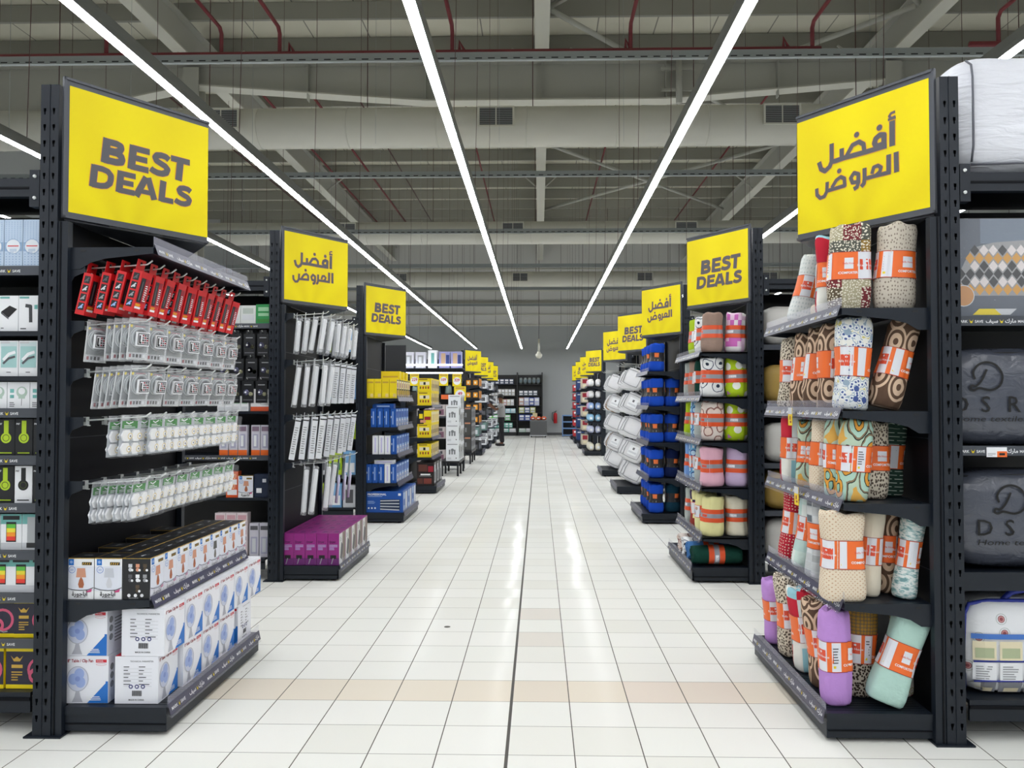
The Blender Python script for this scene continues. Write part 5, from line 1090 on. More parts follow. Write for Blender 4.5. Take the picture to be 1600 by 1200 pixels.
FN = dict(taupe='taupe blanket roll', magenta='magenta checked blanket roll', limef='lime blanket roll', inkflor='white ink printed blanket roll', limeflor='lime flowered blanket roll', dgreen='bottle green blanket roll', greyf='grey blanket roll', redswirl='brown swirl blanket roll', bluediam='blue diamond blanket roll',
          pink='pink blanket roll', lav='lavender blanket roll', babyb='baby blue blanket roll', lemon='lemon blanket roll', maroon='maroon checked blanket roll', cream2='cream blanket roll', royal='royal blue fleece roll', navyf='navy fleece roll', tealf='deep teal fleece roll', white='white blanket roll', mbluef='denim blue blanket roll')
brolls(B1, [1.94, 1.56, 1.19, .80, .38], [['taupe', 'magenta', 'inkflor', 'limef'], ['inkflor', 'limeflor', 'dgreen', 'taupe', 'greyf'], ['redswirl', 'limeflor', 'greyf', 'bluediam', 'limef'], ['pink', 'lav', 'greyf', 'bluediam', 'babyb'], ['lemon', 'cream2', 'lemon', 'maroon', 'greyf']], FN, 'stripe', 'banded blanket rolls', .335, .091, .086, [1.475, 1.69, 1.475, 1.475, 1.475], [.13, .15, .385, .625, .87], 'the blanket stand')
for i, (fb, nm) in enumerate((('dgreen', 'bottle green'), ('mbluef', 'denim blue'), ('inkflor', 'white ink printed'), ('redswirl', 'brown swirl'))):
    k = roll(fb, .42, .082, .082, 'stripe', 3, 2.1, 1.0); m_ = Matrix.Rotation(R(-90), 4, 'Y')
    k.put((1.72, B1 + .14 + i * .20, .132 + .088), m_.to_euler(), f'{nm} blanket roll lying crosswise on the base of the blanket stand', 'lying blanket rolls')
rack(1, B1, [(2.0, True), (1.5, True), (1.0, True), (.6, True)], 'dark shelving run behind the blanket stand, seen past the comforters', detail=False)
SAT2 = P('pale_bag', (206, 204, 200), .5); GOLDB = P('mustard_bag', (170, 140, 70), .5)
for j, z in enumerate((2.001, 1.501, 1.001, .601, .19)):
    for i in range(2):
        k = cached(('pk', j % 2, i), lambda: Kit('bedding_bag', 'bedding pack', [('bag', puff(.42, .22, .34, [SAT2, GOLDB, FAB['taupe'], SATIN][(j + i * 3) % 4], 4, .012, j + i))]))
        k.put((1.79 + .12 + .215 + i * .44, B1 + .2, z), 0, f'soft bedding bag on the {SHN[j]} behind the blanket stand, {("next to", "away from")[i]} the post', 'bags behind the blanket stand')
# ---------------------------------------------------------------- third bedding stand: royal blue fleeces
B2 = UY[2]
stand(1, B2, 'dark metal aisle-end stand of royal blue fleece rolls', [1.90, 1.46, 1.01, .565], detail=False)
sign(1, B2, 'A', 'yellow Arabic sign over the royal blue fleece rolls')
brolls(B2, [1.90, 1.46, 1.01, .565, .1315], [['royal', None, 'royal', 'royal', 'royal'], ['royal', 'royal', 'royal', 'royal', 'royal'], ['royal', 'royal', 'royal', 'royal', 'royal'], ['royal', 'navyf', 'royal', 'royal', 'royal'], ['royal', 'tealf', 'royal', 'royal', 'royal']], FN, 'black', 'black banded fleece rolls', .35, .096, .094, [1.48, 1.685, 1.48, 1.48, 1.48], [.15, .20, .40, .66, .92], 'the fleece stand')
# ---------------------------------------------------------------- fourth and fifth bedding stands: pillow bags
WPB = P('white_pillow', (222, 222, 226), .5); t_ = NT(WPB); t_.bump(t_.n('ShaderNodeTexNoise', {'Vector': t_.uv(8, 8), 'Scale': 1.5, 'Detail': 3.0, 'Distortion': .5}).outputs[0], .4, .02)
BRB = P('brown_pillow', (146, 116, 84), .6); GRB = P('grey_bag_panel', (150, 152, 156), .35)
def k_pillow(mat, win):
    w, d, h = .40, .13, .35; b = puff(w, d, h, mat, 3.8, .012, 5, 12); fn = puffn(w, d, h, 3.8); p = PR(b, fn=fn)
    tr = MB()
    lp = [(-.15, .06), (0, .05), (.15, .06), (.16, .18), (.15, .3), (0, .31), (-.15, .3), (-.16, .18), (-.15, .06)]
    tr.tube([fn(a, c, .004) for a, c in lp], .0055, GRB, 5); tr.tube([fn(-.06, .32, .0) + Vector((0, .04, .02)), (-.04, -.02, .385), (.04, -.02, .385), fn(.06, .32, .0) + Vector((0, .04, .02))], .008, GRB, 5)
    if win: p.rect(-.08, .10, .1, .26, WHITE, 3, 3); p.rect(-.01, .19, .03, .23, GREYD, 5); p.rect(-.07, .13, .09, .16, LGREY, 4, 2)
    return Kit('pillow_bag', 'bagged pillow', [('bag', b), ('piping', tr, None, 'grey piping')])
PB = [k_pillow(WPB, False), k_pillow(WPB, True), k_pillow(BRB, True)]
def pillows(y0, zs, who, lab):
    for s, z in enumerate(zs):
        for i, (a, b) in enumerate(((.27, .22), (.29, .58), (.29, .94))):
            k = PB[(2 if (s in (1, 3) and i == 1 and who) else (s + i) % 2)]
            m_ = Matrix.Rotation(R((26, 30, 24)[i]), 4, 'Y') @ Matrix.Rotation(R(random.uniform(-4, 4)), 4, 'X') @ Matrix.Rotation(R(-90 + (50, 40, 34)[i]), 4, 'Z')
            k.put((SX(1, a), y0 + b, z + (.05 if s == 4 else .0)), m_.to_euler(), f'{"brown" if k is PB[2] else "white"} bagged pillow, {("top hooks", "second hooks", "third hooks", "lowest hooks", "base")[s]} of the {lab} pillow stand, {("at the near corner", "midway", "at the far end")[i]}', 'white bagged pillows')
for n, lab in ((3, 'first'), (4, 'second')):
    stand(1, UY[n], f'dark metal aisle-end stand of bagged white pillows, {lab} of two', [], [(z + .405, 4) for z in (1.74, 1.33, .93, .53)], detail=False)
    pillows(UY[n], [1.74, 1.33, .93, .53, .1315], n == 4, lab)
sign(1, UY[3], 'E', 'yellow BEST DEALS sign over the first pillow stand'); sign(1, UY[4], 'A', 'yellow Arabic sign over the second pillow stand')
for n in (2, 3, 4):
    rack(1, UY[n], [(2.0, 0), (1.5, 0), (1.0, 0), (.6, 0)], 'dark shelving run behind the ' + ('fleece stand', 'first pillow stand', 'second pillow stand')[n - 2], detail=False, length=1.2)
# far bedding stands
ANG = [(P('pastel_white', (236, 236, 236), .5), P('pastel_pink', (232, 170, 200), .6)), (P('pastel_white'), P('pastel_rose', (222, 140, 180), .6)), (P('pastel_blue', (160, 190, 236), .6), P('pastel_rose')), (P('pastel_sky', (150, 200, 232), .6), P('pastel_sky')), (P('pastel_pale', (200, 206, 232), .6), P('pastel_pale')), (P('pastel_ivory', (228, 224, 206), .6), P('pastel_ivory')), (P('pastel_lilac', (206, 204, 232), .6), P('pastel_white'))]
def simple_stock(side, y0, zs, kits, lab, grp, xs, n=4, off=.16):
    for s, z in enumerate(zs):
        for i in range(n):
            kk = kits[s % len(kits)]; kk = kk[i % len(kk)] if isinstance(kk, (list, tuple)) else kk
            for q, a in enumerate(xs if i == 0 else xs[:1]):
                kk.put((SX(side, a), y0 + off + i * (1.0 / n), z + .001), random.uniform(-.012, .012), f'{lab}, shelf {["one", "two", "three", "four", "five", "six", "seven"][s]} from the top, {ORD[i]} along the aisle{", inner one" if q else ""}', grp)
def soft(mat, w=.2, d=.16, h=.22, seed=1): return cached(('soft', mat.name, w, h), lambda: Kit('cushion_pack', 'soft goods', [('cushion', puff(w, d, h, mat, 3, .01, seed, 9)), ('wrap_band', MB().box(-w * .2, w * .2, -d / 2 - .012, -d / 2 - .008, h * .3, h * .6, WHITE))]))
stand(1, FY[0], 'dark aisle-end stand of pastel soft goods far down the bedding row', [1.95, 1.62, 1.29, .96, .63], detail=False); sign(1, FY[0], 'E', 'yellow BEST DEALS sign over the pastel soft goods')
simple_stock(1, FY[0], [1.95, 1.62, 1.29, .96, .63, .1315], [[soft(a, .17), soft(b, .17)] for a, b in ANG[:6]], 'pastel soft pack', 'pastel soft packs', [.31, .105], 4)
stand(1, FY[1], 'dark aisle-end stand with beige boxes beyond the pastel goods', [1.95, 1.5, 1.05, .6], detail=False); sign(1, FY[1], 'A', 'yellow Arabic sign just beyond the pastel goods')
KBG = ebox('beige_box', .2, .2, .34, P('beige_card', (206, 196, 176), .5), d_simple([(.1, .5, .9, .9, DRED), (.2, .15, .8, .4, CREAM)]))
simple_stock(1, FY[1], [1.95, 1.5, 1.05, .6, .1315], [KBG], 'beige box of the bedding row', 'beige boxes', [.3], 3, .2)
stand(1, FY[2], 'dark aisle-end stand with navy packs far down the bedding row', [1.95, 1.5, 1.05, .6], detail=False); sign(1, FY[2], 'E', 'yellow BEST DEALS sign over the navy packs')
KNP = ebox('navy_pack', .26, .2, .38, P('navy_pack_card', (28, 56, 110), .5), d_simple([(.1, .7, .6, .8, LGREY)]))
simple_stock(1, FY[2], [1.95, 1.5, 1.05, .6, .1315], [KNP], 'navy pack of the bedding row', 'navy packs', [.28], 3, .2)
stand(1, FY[3], 'dark aisle-end stand with red packs, last of the bedding row', [1.95, 1.6, 1.25, .9, .55], detail=False); sign(1, FY[3], 'A', 'yellow Arabic sign over the red packs, last of the bedding row')
KRP = ebox('red_pack', .24, .2, .26, P('red_pack_card', (196, 50, 58), .5), d_simple([(.1, .55, .5, .85, WHITE)]))
simple_stock(1, FY[3], [1.95, 1.6, 1.25, .9, .55, .1315], [KRP], 'red pack, last bedding stand', 'red packs', [.28], 3, .2)

# ---------------------------------------------------------------- third stand on the electronics row: yellow and blue boxes
A2 = UY[2]
stand(-1, A2, 'dark metal aisle-end stand of blue and yellow boxes', [1.565, 1.20, .86, .50], detail=False)
sign(-1, A2, 'E', 'yellow BEST DEALS sign over the blue and yellow boxes')
YC = P('yellow_card', (234, 208, 20), .42); BC = P('royal_card', (20, 80, 166), .4)
kyb = ebox('yellow_box', .092, .15, .245, YC, d_simple([(.1, .78, .9, .86, GOLD), (.15, .1, .85, .3, YEL), (.5, .06, .9, .24, P('yb_pale', (226, 200, 120)))]), d_simple([(.05, .05, .95, .95, BLACKBOX), (.12, .5, .88, .9, CREAM), (.2, .12, .8, .42, GOLD), (.3, .55, .6, .8, DRED)]))
kbb = ebox('blue_box', .071, .17, .235, BC, d_simple([(.35, .15, .55, .85, PALEBLUE), (.1, .5, .2, .6, WHITE)]), d_simple([(.08, .05, .92, .95, P('box_photo_blue', (150, 178, 216), .4)), (.15, .5, .85, .85, BC), (.15, .12, .85, .4, LGREY), (.3, .18, .6, .34, BC)]))
kwb = ebox('white_slim_box', .07, .17, .235, P('white_gloss_card'), d_simple([(.4, .1, .6, .9, LILAC)]), d_simple([(.08, .05, .92, .95, P('box_photo_blue')), (.2, .2, .8, .7, BC)]))
def edge_row(kit, z, w, xs0, n, lab, grp, ny, d, y0=A2, last=None):
    for j in range(n):
        k = kit[j] if isinstance(kit, list) else kit
        k.put((SX(-1, xs0 + j * (w + .004)), y0 + .045 + d / 2, z + .001), random.uniform(-.004, .004), f'{lab}, row facing the entrance, {ORD[j]} from the back panel', grp)
    for i in range(1, ny):
        k = kit[-1] if isinstance(kit, list) else kit
        k.put((SX(-1, xs0 + (n - 1) * (w + .004)), y0 + .045 + d / 2 + i * (d + .02), z + .001), random.uniform(-.01, .01), f'{lab}, shelf edge, {ORD[i]} beyond the corner one', grp)
edge_row(kyb, 1.565, .092, .076, 4, 'narrow yellow box', 'narrow yellow boxes', 6, .15)
KYL = ebox('yellow_box', .24, .1, .1, YC, d_simple([(.1, .2, .9, .4, GOLD)]))
for i in range(3): KYL.put((SX(-1, .30), A2 + .25 + i * .26, 1.565 + .247), 0, f'yellow box lying on the narrow yellow boxes, {ORD[i]} from the entrance', 'lying yellow boxes')
edge_row(kbb, 1.20, .078, .12, 4, 'blue box, upper blue shelf', 'upright blue boxes', 5, .17)
KBL = ebox('blue_box', .27, .12, .06, BC, d_simple([(.2, .3, .8, .6, PALEBLUE)]))
KBL.put((SX(-1, .235), A2 + .13, 1.20 + .238), 0, 'blue box lying across the upright blue boxes on the upper blue shelf', None)
edge_row([kwb, kwb, kwb, kbb], .86, .074, .142, 4, 'slim box, middle blue shelf', 'boxes of the middle blue shelf', 5, .17)
edge_row([kbb, kbb, kbb, kwb, kbb], .50, .0735, .064, 5, 'slim box, lower blue shelf', 'boxes of the lower blue shelf', 5, .17)
ebox('white_slim_box', .25, .12, .05, P('white_gloss_card'), d_simple([(.1, .4, .9, .6, LILAC)])).put((SX(-1, .25), A2 + .13, .50 + .238), 0, 'white box lying across the upright boxes of the lower blue shelf', None)
def d_pro(p, w, h): p.text('PROFESSIONAL', .015, h - .05, .025, WHITE, 2, .03); p.rect(.015, h - .068, .2, h - .06, PALEBLUE, 1); p.rect(w - .06, h - .055, w - .025, h - .025, WHITE, 1); p.lines(.015, h * .42, .12, .04, 3, PALEBLUE, 1, 3); p.rect(w * .38, .03, w * .92, h * .62, P('pro_navy', (18, 40, 74), .4), 1); [p.stroke([(w * .38, h * (.16 + .13 * i)), (w * .9, h * (.12 + .15 * i))], .012, LGREY, 2) for i in range(4)]; [p.disc(.03 + .04 * i, .055, .011, WHITE, 1, 12) for i in range(3)]
KPRO = ebox('big_blue_box', .46, .33, .265, BC, d_pro, d_simple([(.1, .08, .45, .92, P('box_photo_blue')), (.55, .08, .92, .92, LGREY), (.15, .3, .4, .6, BC)]))
for i in range(3): KPRO.put((SX(-1, .262), A2 + .215 + i * .34, .1315), 0, f'big blue PROFESSIONAL box on the stand base, {ORD[i]} from the entrance', 'big blue boxes')
rack(-1, A2, [(2.15, 0), (1.55, True), (1.05, 0), (.6, 0)], 'dark shelving run behind the blue and yellow boxes, glimpsed past the hair tools', detail=False, length=1.2)
KSK = [ebox('sky_box', .16, .15, .30, P('sky_card', (120, 170, 216), .45), d_simple([(.1, .1, .9, .5, WHITE)])), ebox('lime_box', .16, .15, .30, LIME, d_simple([(.1, .2, .9, .5, GREEN)])), ebox('grey_photo_box', .16, .15, .28, LGREY, d_simple([(.2, .2, .8, .8, GREYD)]))]
for s, z in enumerate((2.151, 1.551, 1.051, .601, .19)):
    for i in range(4): KSK[(s * 2 + i) % 3 if s != 1 else 0].put((BP[-1] - .19 - i * .18, A2 + .15, z), 0, f'sky, lime or grey box glimpsed past the hair tools, {SHN[s]}, {ORD[i]} from the post', 'boxes glimpsed past the hair tools')
rack(-1, UY[3], [(1.45, 0), (1.0, 0), (.6, 0)], 'low dark shelving run behind the yellow kitchen boxes', detail=False, length=1.2, beam=1.72)
# low fourth stand: yellow kitchen boxes over black ones
A3 = UY[3]
def low_stand(y0, zs, label):
    o = link('display_stand', None, None, (BP[-1], y0, 0)); tag(o, label, 'store shelving', 'aisle-end display stands'); link('back_panel', cached('lowpan', lambda: panel_mesh(-1, 1.7)), o)
    b = link('base', cached(('base', -1), lambda: base_mesh(-1)), o); link('price_strip', cached(('bst', -1, False), lambda: strip_mesh(-1, .507, False, .012)), b, (0, 0, .125))
    def lu(b0): s = SB(-1); s.box(-.09, -.012, b0, b0 + .05, 0, 1.72, NAVY); return s.mesh('upright')
    for b0 in (0, W - .05): link('upright', cached(('lowup', b0), lambda: lu(b0)), o)
    for z in zs:
        sh = link('shelf', cached(('sh', -1), lambda: shelf_mesh(-1)), o, (0, 0, z)); link('price_strip', cached(('st', -1, False), lambda: strip_mesh(-1, .42, False)), sh)
low_stand(A3, [1.46, .925, .60], 'low dark aisle-end stand of yellow kitchen boxes without a sign')
def d_kit(p, w, h): p.rect(.1 * w, .88 * h, .7 * w, .95 * h, P('kit_brown', (120, 90, 30)), 1); p.rect(.15 * w, .5 * h, .85 * w, .75 * h, CREAM, 1); p.rect(.42 * w, .52 * h, .58 * w, .72 * h, BLACK, 2); [p.rect((.16 + .19 * i) * w, .22 * h, (.26 + .19 * i) * w, .4 * h, DRED if i % 2 else P('kit_brown'), 1) for i in range(4)]
KK = ebox('kitchen_box', .23, .19, .225, YC, d_kit, d_simple([(.1, .1, .4, .9, CREAM), (.5, .1, .9, .9, P('kit_photo', (150, 120, 80))), (.2, .3, .5, .6, BLACKBOX)]))
KK2 = ebox('kitchen_box', .23, .19, .225, YC, d_simple([(0, 0, .45, 1, BLACKBOX), (.12, .4, .38, .75, YEL), (.5, .3, .95, .55, DRED), (.2, .1, .6, .3, TAN)]), d_simple([(.1, .1, .9, .9, CREAM), (.2, .2, .6, .7, GOLD)]))
for s, (z, lv) in enumerate(((1.46, 2), (.925, 2), (.60, 1))):
    for l in range(lv):
        for i in range(5):
            k = KK2 if (s == 1 and l == 1) else KK
            k.put((SX(-1, .298), A3 + .15 + i * .2, z + .001 + l * .2265), random.uniform(-.02, .02), f'yellow kitchen box, {("top", "middle", "lower")[s]} shelf of the low stand, {("bottom", "upper")[l]} layer, {ORD[i]} from the entrance', 'yellow kitchen boxes')
KBK = ebox('black_box', .29, .3, .38, P('choc_card', (30, 22, 22), .35), d_simple([(.1, .62, .6, .92, P('choc_brown', (90, 46, 36))), (.65, .6, .95, .85, DRED), (.05, .08, .35, .32, P('choc_brown')), (.4, .08, .85, .32, P('choc_red', (120, 50, 40))), (.22, .46, .78, .52, WHITE), (.15, .41, .85, .43, GREY)]), d_simple([(.1, .1, .45, .9, LGREY), (.55, .1, .9, .7, GREY), (.15, .2, .4, .6, GREYD)]))
for i in range(3): KBK.put((SX(-1, .32), A3 + .2 + i * .36, .1315), 0, f'black and brown box on the base under the yellow kitchen boxes, {ORD[i]} from the entrance', 'black kitchen boxes')
# platforms with stacked cartons
def platform(y0, x0, x1, dy, z, label):
    o = link('low_platform', None, None, ((x0 + x1) / 2, y0, 0)); w = (x1 - x0) / 2; link('deck', MB().box(-w, w, 0, dy, z - .04, z, BLACKBOX).mesh('deck'), o)
    for sx in (-1, 1):
        for k in range(3): yy = .02 + k * (dy - .06) / 2; link('leg', MB().box(sx * w - sx * .04 - .02, sx * w - sx * .04 + .02, yy, yy + .04, 0, z - .04, BLACKBOX).mesh('leg'), o)
    tag(o, label, 'display platform', 'carton platforms')
def d_toy(p, w, h): p.rect(.1 * w, .88 * h, .9 * w, .93 * h, GREY, 1); p.disc(.5 * w, .6 * h, .12 * w, P('toy_grey', (120, 124, 128)), 1, 12); [p.rect((.22 + .2 * i) * w, .36 * h, (.34 + .2 * i) * w, .62 * h, P('toy_grey'), 2) for i in range(3)]; p.rect(.1 * w, .08 * h, .4 * w, .2 * h, LGREY, 1); p.disc(.8 * w, .16 * h, .05 * w, GREYD, 1, 8)
KT = ebox('white_carton', .26, .36, .375, P('white_gloss_card'), d_toy, d_simple([(.05, .1, .5, .9, LGREY), (.55, .1, .95, .9, P('toy_green', (150, 150, 140))), (.6, .2, .9, .5, BLACKBOX), (.1, .5, .4, .8, GREYD)]))
platform(UY[4], -2.02, -1.62, 1.22, .31, 'low black legged platform stacked with white cartons')
for i in range(3):
    for j in range(4 if i else 3): KT.put((-1.77, UY[4] + .2 + i * .39, .311 + j * (.377 if not i else .34)), 0, f'white carton of the platform stack, {ORD[j]} layer from below, {ORD[i]} stack from the entrance', 'white cartons', (1, 1, 1) if not i else (1, 1, .9))
KD = ebox('grey_carton', .3, .34, .36, P('charcoal_card', (70, 72, 74), .5), d_simple([(.1, .1, .9, .9, P('dark_photo', (84, 84, 82))), (.1, .85, .9, .95, TAN), (.3, .3, .6, .6, GREY)]), d_simple([(.1, .1, .9, .9, GREY), (.2, .3, .8, .7, GREYD)]))
platform(19.0, -2.04, -1.64, 1.3, .31, 'low black legged platform stacked with dark cartons')
for i in range(3):
    for j in range(3): KD.put((-1.80, 19.22 + i * .4, .311 + j * .362), 0, f'dark carton of the platform stack, {ORD[j]} layer from below, {ORD[i]} stack from the entrance', 'dark cartons')
# the brightly lit run of small appliances behind the carton platform
GLOW = P('lit_shelf_edge', (244, 248, 255), .4, emit=3.2)
YR = 17.25; BP[-1] += .6
rk = rack(-1, YR, [(2.275, 0), (1.70, 0), (1.20, True), (.70, 0)], 'tall shelving run with two white light tubes behind the carton platform', 2.4, 2.05, None, False)
for z in (2.345, 2.165): link('light_tube', MB().tube([(-2.4, -.03, z), (0, -.03, z)], .016, GLOW, 8).mesh('light_tube'), rk); [link('tube_bracket', MB().box(x - .01, x + .01, -.03, .02, z - .008, z + .008, NAVY).mesh('tube_bracket'), rk) for x in (-2.2, -1.2, -.1)]
LB = [ebox('appliance_box', .26, .2, .36, P('grey_photo_card', (176, 176, 180), .45), d_simple([(.1, .1, .45, .85, GREYD), (.55, .1, .9, .85, GREYD), (.2, .2, .4, .6, LGREY)])), ebox('appliance_box', .22, .2, .36, P('pale_lilac_card', (206, 206, 218), .45), d_simple([(.2, .2, .8, .8, GREY), (.3, .3, .6, .7, LGREY)])), ebox('appliance_box', .2, .2, .40, WHITE, d_simple([(.35, .15, .7, .85, TEAL)])), ebox('appliance_box', .24, .2, .37, P('violet_photo_card', (150, 150, 200), .45), d_simple([(.2, .1, .6, .9, P('photo_tan', (190, 160, 130))), (.65, .2, .95, .8, NAVB)]))]
xx = BP[-1] - .13
for i in range(9):
    k = LB[(3, 3, 2, 1, 1, 0, 0, 0, 1)[i]]; k.put((xx - .12 - i * .266, YR + .19, 2.276), random.uniform(-.02, .02), f'small appliance box on the highest shelf behind the light tube, {ORD[i]} from the aisle', 'small appliance boxes')
KET = Kit('kettle', 'kettle', [('body', MB().lathe([(.075, 0), (.08, .02), (.07, .15), (.058, .2), (.03, .215)], P('kettle_steel', (150, 170, 170), .25, .5), 16)), ('handle', MB().tube([(.06, 0, .18), (.12, 0, .16), (.12, 0, .06), (.075, 0, .03)], .01, BLACK, 6))])
for i in range(5): KET.put((xx - .3 - i * .25, YR + .17, 1.701), .4, f'steel kettle on the shelf below the light tubes, {ORD[i]} from the aisle', 'steel kettles')
KPN = ebox('pan_box', .3, .2, .26, P('pan_card', (206, 196, 196), .45), d_simple([(.1, .1, .9, .6, P('pan_plum', (130, 90, 110))), (.2, .65, .8, .9, GREYD), (.3, .2, .7, .45, BLACKBOX)]))
for s, z in enumerate((1.201, .701, .19)):
    for i in range(4): KPN.put((xx - .2 - i * .31, YR + .17, z), 0, f'pan box on the {("third from bottom", "second from bottom", "lowest")[s]} shelf of the appliance run, {ORD[i]} from the aisle', 'pan boxes')
BP[-1] -= .6
def pcard(x, y, z, num, lab, w=.2, h=.27):
    b = MB(); b.box(-w / 2, w / 2, -.002, .002, -h, 0, YEL); p = PR(b, (-w / 2, -.002, -h), (1, 0, 0), (0, 0, 1)); p.disc(w / 2, h * .42, w * .42, WHITE, 1, 20); p.rect(w * .1, h * .8, w * .9, h * .95, GOLD, 1); p.text(num, w / 2, h * .4, h * .22, P('price_magenta', (190, 24, 74)), 3, .03, align='c')
    tag(link('price_card', b.mesh('price_card'), None, (x, y, z)), lab, 'price card')
pcard(-2.77, YR + .01, 2.15, '229', 'yellow price card reading 229 by the narrow yellow boxes'); pcard(-2.12, YR + .01, 2.15, '109', 'yellow price card reading 109 above the kettles'); pcard(-1.82, YR - .01, 2.14, '329', 'yellow price card reading 329 over the carton stack'); pcard(-1.75, YR - .015, 1.865, '49', 'big yellow price card reading 49 over the carton stack', .26, .32)
tag(link('price_card', MB().box(-.13, .13, -.002, .002, 0, .1, P('orange_card', (236, 110, 50), .5)).mesh('price_card'), None, (-2.05, YR + .05, 1.58)), 'plain orange shelf card beside the yellow kitchen boxes', 'price card')
# far electronics-row stands with signs
OFF = .09
OR1 = P('amber_card', (240, 160, 40), .45)
kor = ebox('amber_box', .2, .2, .25, P('dark_amber_card', (40, 34, 30), .45), d_simple([(.2, .2, .8, .75, OR1), (.35, .35, .6, .6, CREAM)]), d_simple([(.08, .08, .92, .92, OR1), (.2, .3, .6, .7, P('amber_photo', (206, 120, 60)))]))
kwt = ebox('white_box', .2, .2, .25, P('white_gloss_card'), d_simple([(.2, .2, .8, .7, GREYD), (.1, .8, .9, .9, BLACKBOX)]), d_simple([(.1, .1, .9, .9, LGREY), (.3, .3, .7, .7, BLACKBOX)]))
ktl = ebox('teal_box', .2, .2, .25, P('dull_teal_card', (110, 140, 136), .45), d_simple([(.2, .2, .8, .7, LGREY)]), d_simple([(.1, .1, .9, .9, P('dull_teal_dark', (70, 92, 90)))]))
kdk = ebox('dark_box', .2, .2, .25, BLACKBOX, d_simple([(.2, .2, .8, .7, GREYD)]), d_simple([(.1, .1, .9, .9, P('slate_card', (70, 78, 92)))]))
BP[-1] += OFF
nm = ['amber', 'white', 'slate', 'last']
for k, yy in enumerate(FY):
    st = [[1.95, 1.6, 1.25, .9, .55], [1.95, 1.5, 1.05, .6], [1.95, 1.5, 1.05, .6], [1.95, 1.5, 1.05, .6]][k]
    stand(-1, yy, f'dark aisle-end stand far down the electronics row, {ORD[k]} one past the platforms', st, detail=False)
    sign(-1, yy, 'AEAE'[k], f'small yellow sign far down the electronics row, {ORD[k]} one past the platforms')
    kit = [[[kor], [kor], [kor], [kor], [ktl], [kdk]], [[kwt], [kwt], [kdk], [ktl], [kwt]], [[kwt], [kdk], [kdk], [kwt], [kwt]], [[kdk], [kwt], [kwt], [kwt], [kwt]]][k]
    simple_stock(-1, yy, st + [.1315], kit, f'{("amber or dark", "white or teal", "white or slate", "white or dark")[k]} box', f'boxes of the {ORD[k]} far electronics stand', [.31, .106], 4)
BP[-1] -= OFF
# ---------------------------------------------------------------- back wall: shelving bay, bin, extinguisher, trolley rack
WX0, WX1, WY = -3.0, .17, 35.0
o = link('wall_shelving', None, None, (0, WY, 0)); tag(o, 'tall dark shelving bay against the back wall', 'store shelving')
link('back_panel', MB().box(WX0, WX1, .5, .52, .1, 2.75, BLACKBOX).mesh('back_panel'), o); link('base', MB().box(WX0, WX1, 0, .5, .0, .16, BLACKBOX).mesh('base'), o)
for x in (WX0, -1.0, WX1 - .05): link('upright', MB().box(x, x + .05, .0, .5, 0, 2.85, BLACKBOX).mesh('upright'), o)
WZ = [2.32, 1.80, 1.36, 1.02, .68, .36]
for z in WZ: link('shelf', MB().box(WX0, WX1, .02, .5, z - .025, z, BLACKBOX).mesh('shelf'), o)
def wrow(z, x0, x1, w, h, mats, name, lab, grp, art=None):
    n = int((x1 - x0) / (w + .012)); ks = [cached(('wr', name, m.name, w, h), lambda m=m: ebox(name, w, .15, h, m, art or d_simple([(.12, .55, .88, .88, WHITE), (.15, .12, .85, .4, LGREY)]))) for m in mats]
    for i in range(n): ks[i % len(ks)].put((x0 + w / 2 + i * (w + .012), WY + .12, z + .001), 0, f'{lab}, {ORD[i]} one across', grp)
SIL = P('silver_bag', (150, 160, 160), .3, .3)
ks = Kit('silver_bag', 'soft goods', [('bag', puff(.3, .3, .3, SIL, 3, .02, 2, 9)), ('label_card', MB().box(-.08, .08, -.165, -.16, .08, .2, P('silver_bag_label', (90, 110, 120), .4)))])
for i in range(5): ks.put((-.82 + i * .2, WY + .22, 2.321), 0, f'crumpled silver bag on top of the back wall bay, {ORD[i]} one across', 'silver bags', (.62, 1, 1))
wrow(2.32, -2.4, -1.05, .2, .24, [P('midnight_card', (40, 56, 90), .5)], 'dark_blue_box', 'dark blue box on the top shelf of the back wall bay', 'dark blue boxes')
wrow(1.80, -2.9, -1.02, .14, .3, [P('ash_card', (160, 160, 158), .5), P('ash_light', (190, 186, 180), .5)], 'grey_pack', 'grey pack on the second shelf of the back wall bay', 'grey packs of the bay'); wrow(1.80, -.9, .1, .2, .24, [P('steel_card', (84, 96, 110), .5)], 'slate_pack', 'slate pack on the second shelf of the back wall bay', 'slate packs of the bay')
wrow(1.36, -2.9, -1.02, .15, .28, [P('bay_rose', (200, 150, 150), .5), P('bay_cream', (206, 200, 180), .5), P('bay_white', (206, 206, 210), .5), P('bay_lime', (180, 196, 110), .5)], 'mixed_box', 'mixed colour box on the third shelf of the back wall bay', 'mixed boxes of the bay'); wrow(1.36, -.9, .1, .22, .36, [P('bay_peach', (190, 150, 140), .5), P('bay_lav', (180, 186, 220), .5), P('bay_blue', (60, 84, 160), .5), P('bay_lav')], 'tall_pack', 'tall pack on the third shelf of the back wall bay', 'tall packs of the bay')
wrow(1.02, -2.9, -1.02, .22, .2, [P('bay_sky', (160, 210, 224), .5)], 'sky_pack', 'sky blue pack on the fourth shelf of the back wall bay', 'sky blue packs'); wrow(1.02, -.9, .1, .24, .26, [P('bay_olive', (176, 184, 110), .5), P('bay_denim', (70, 90, 150), .5)], 'denim_pack', 'olive or denim pack on the fourth shelf of the back wall bay', 'denim packs')
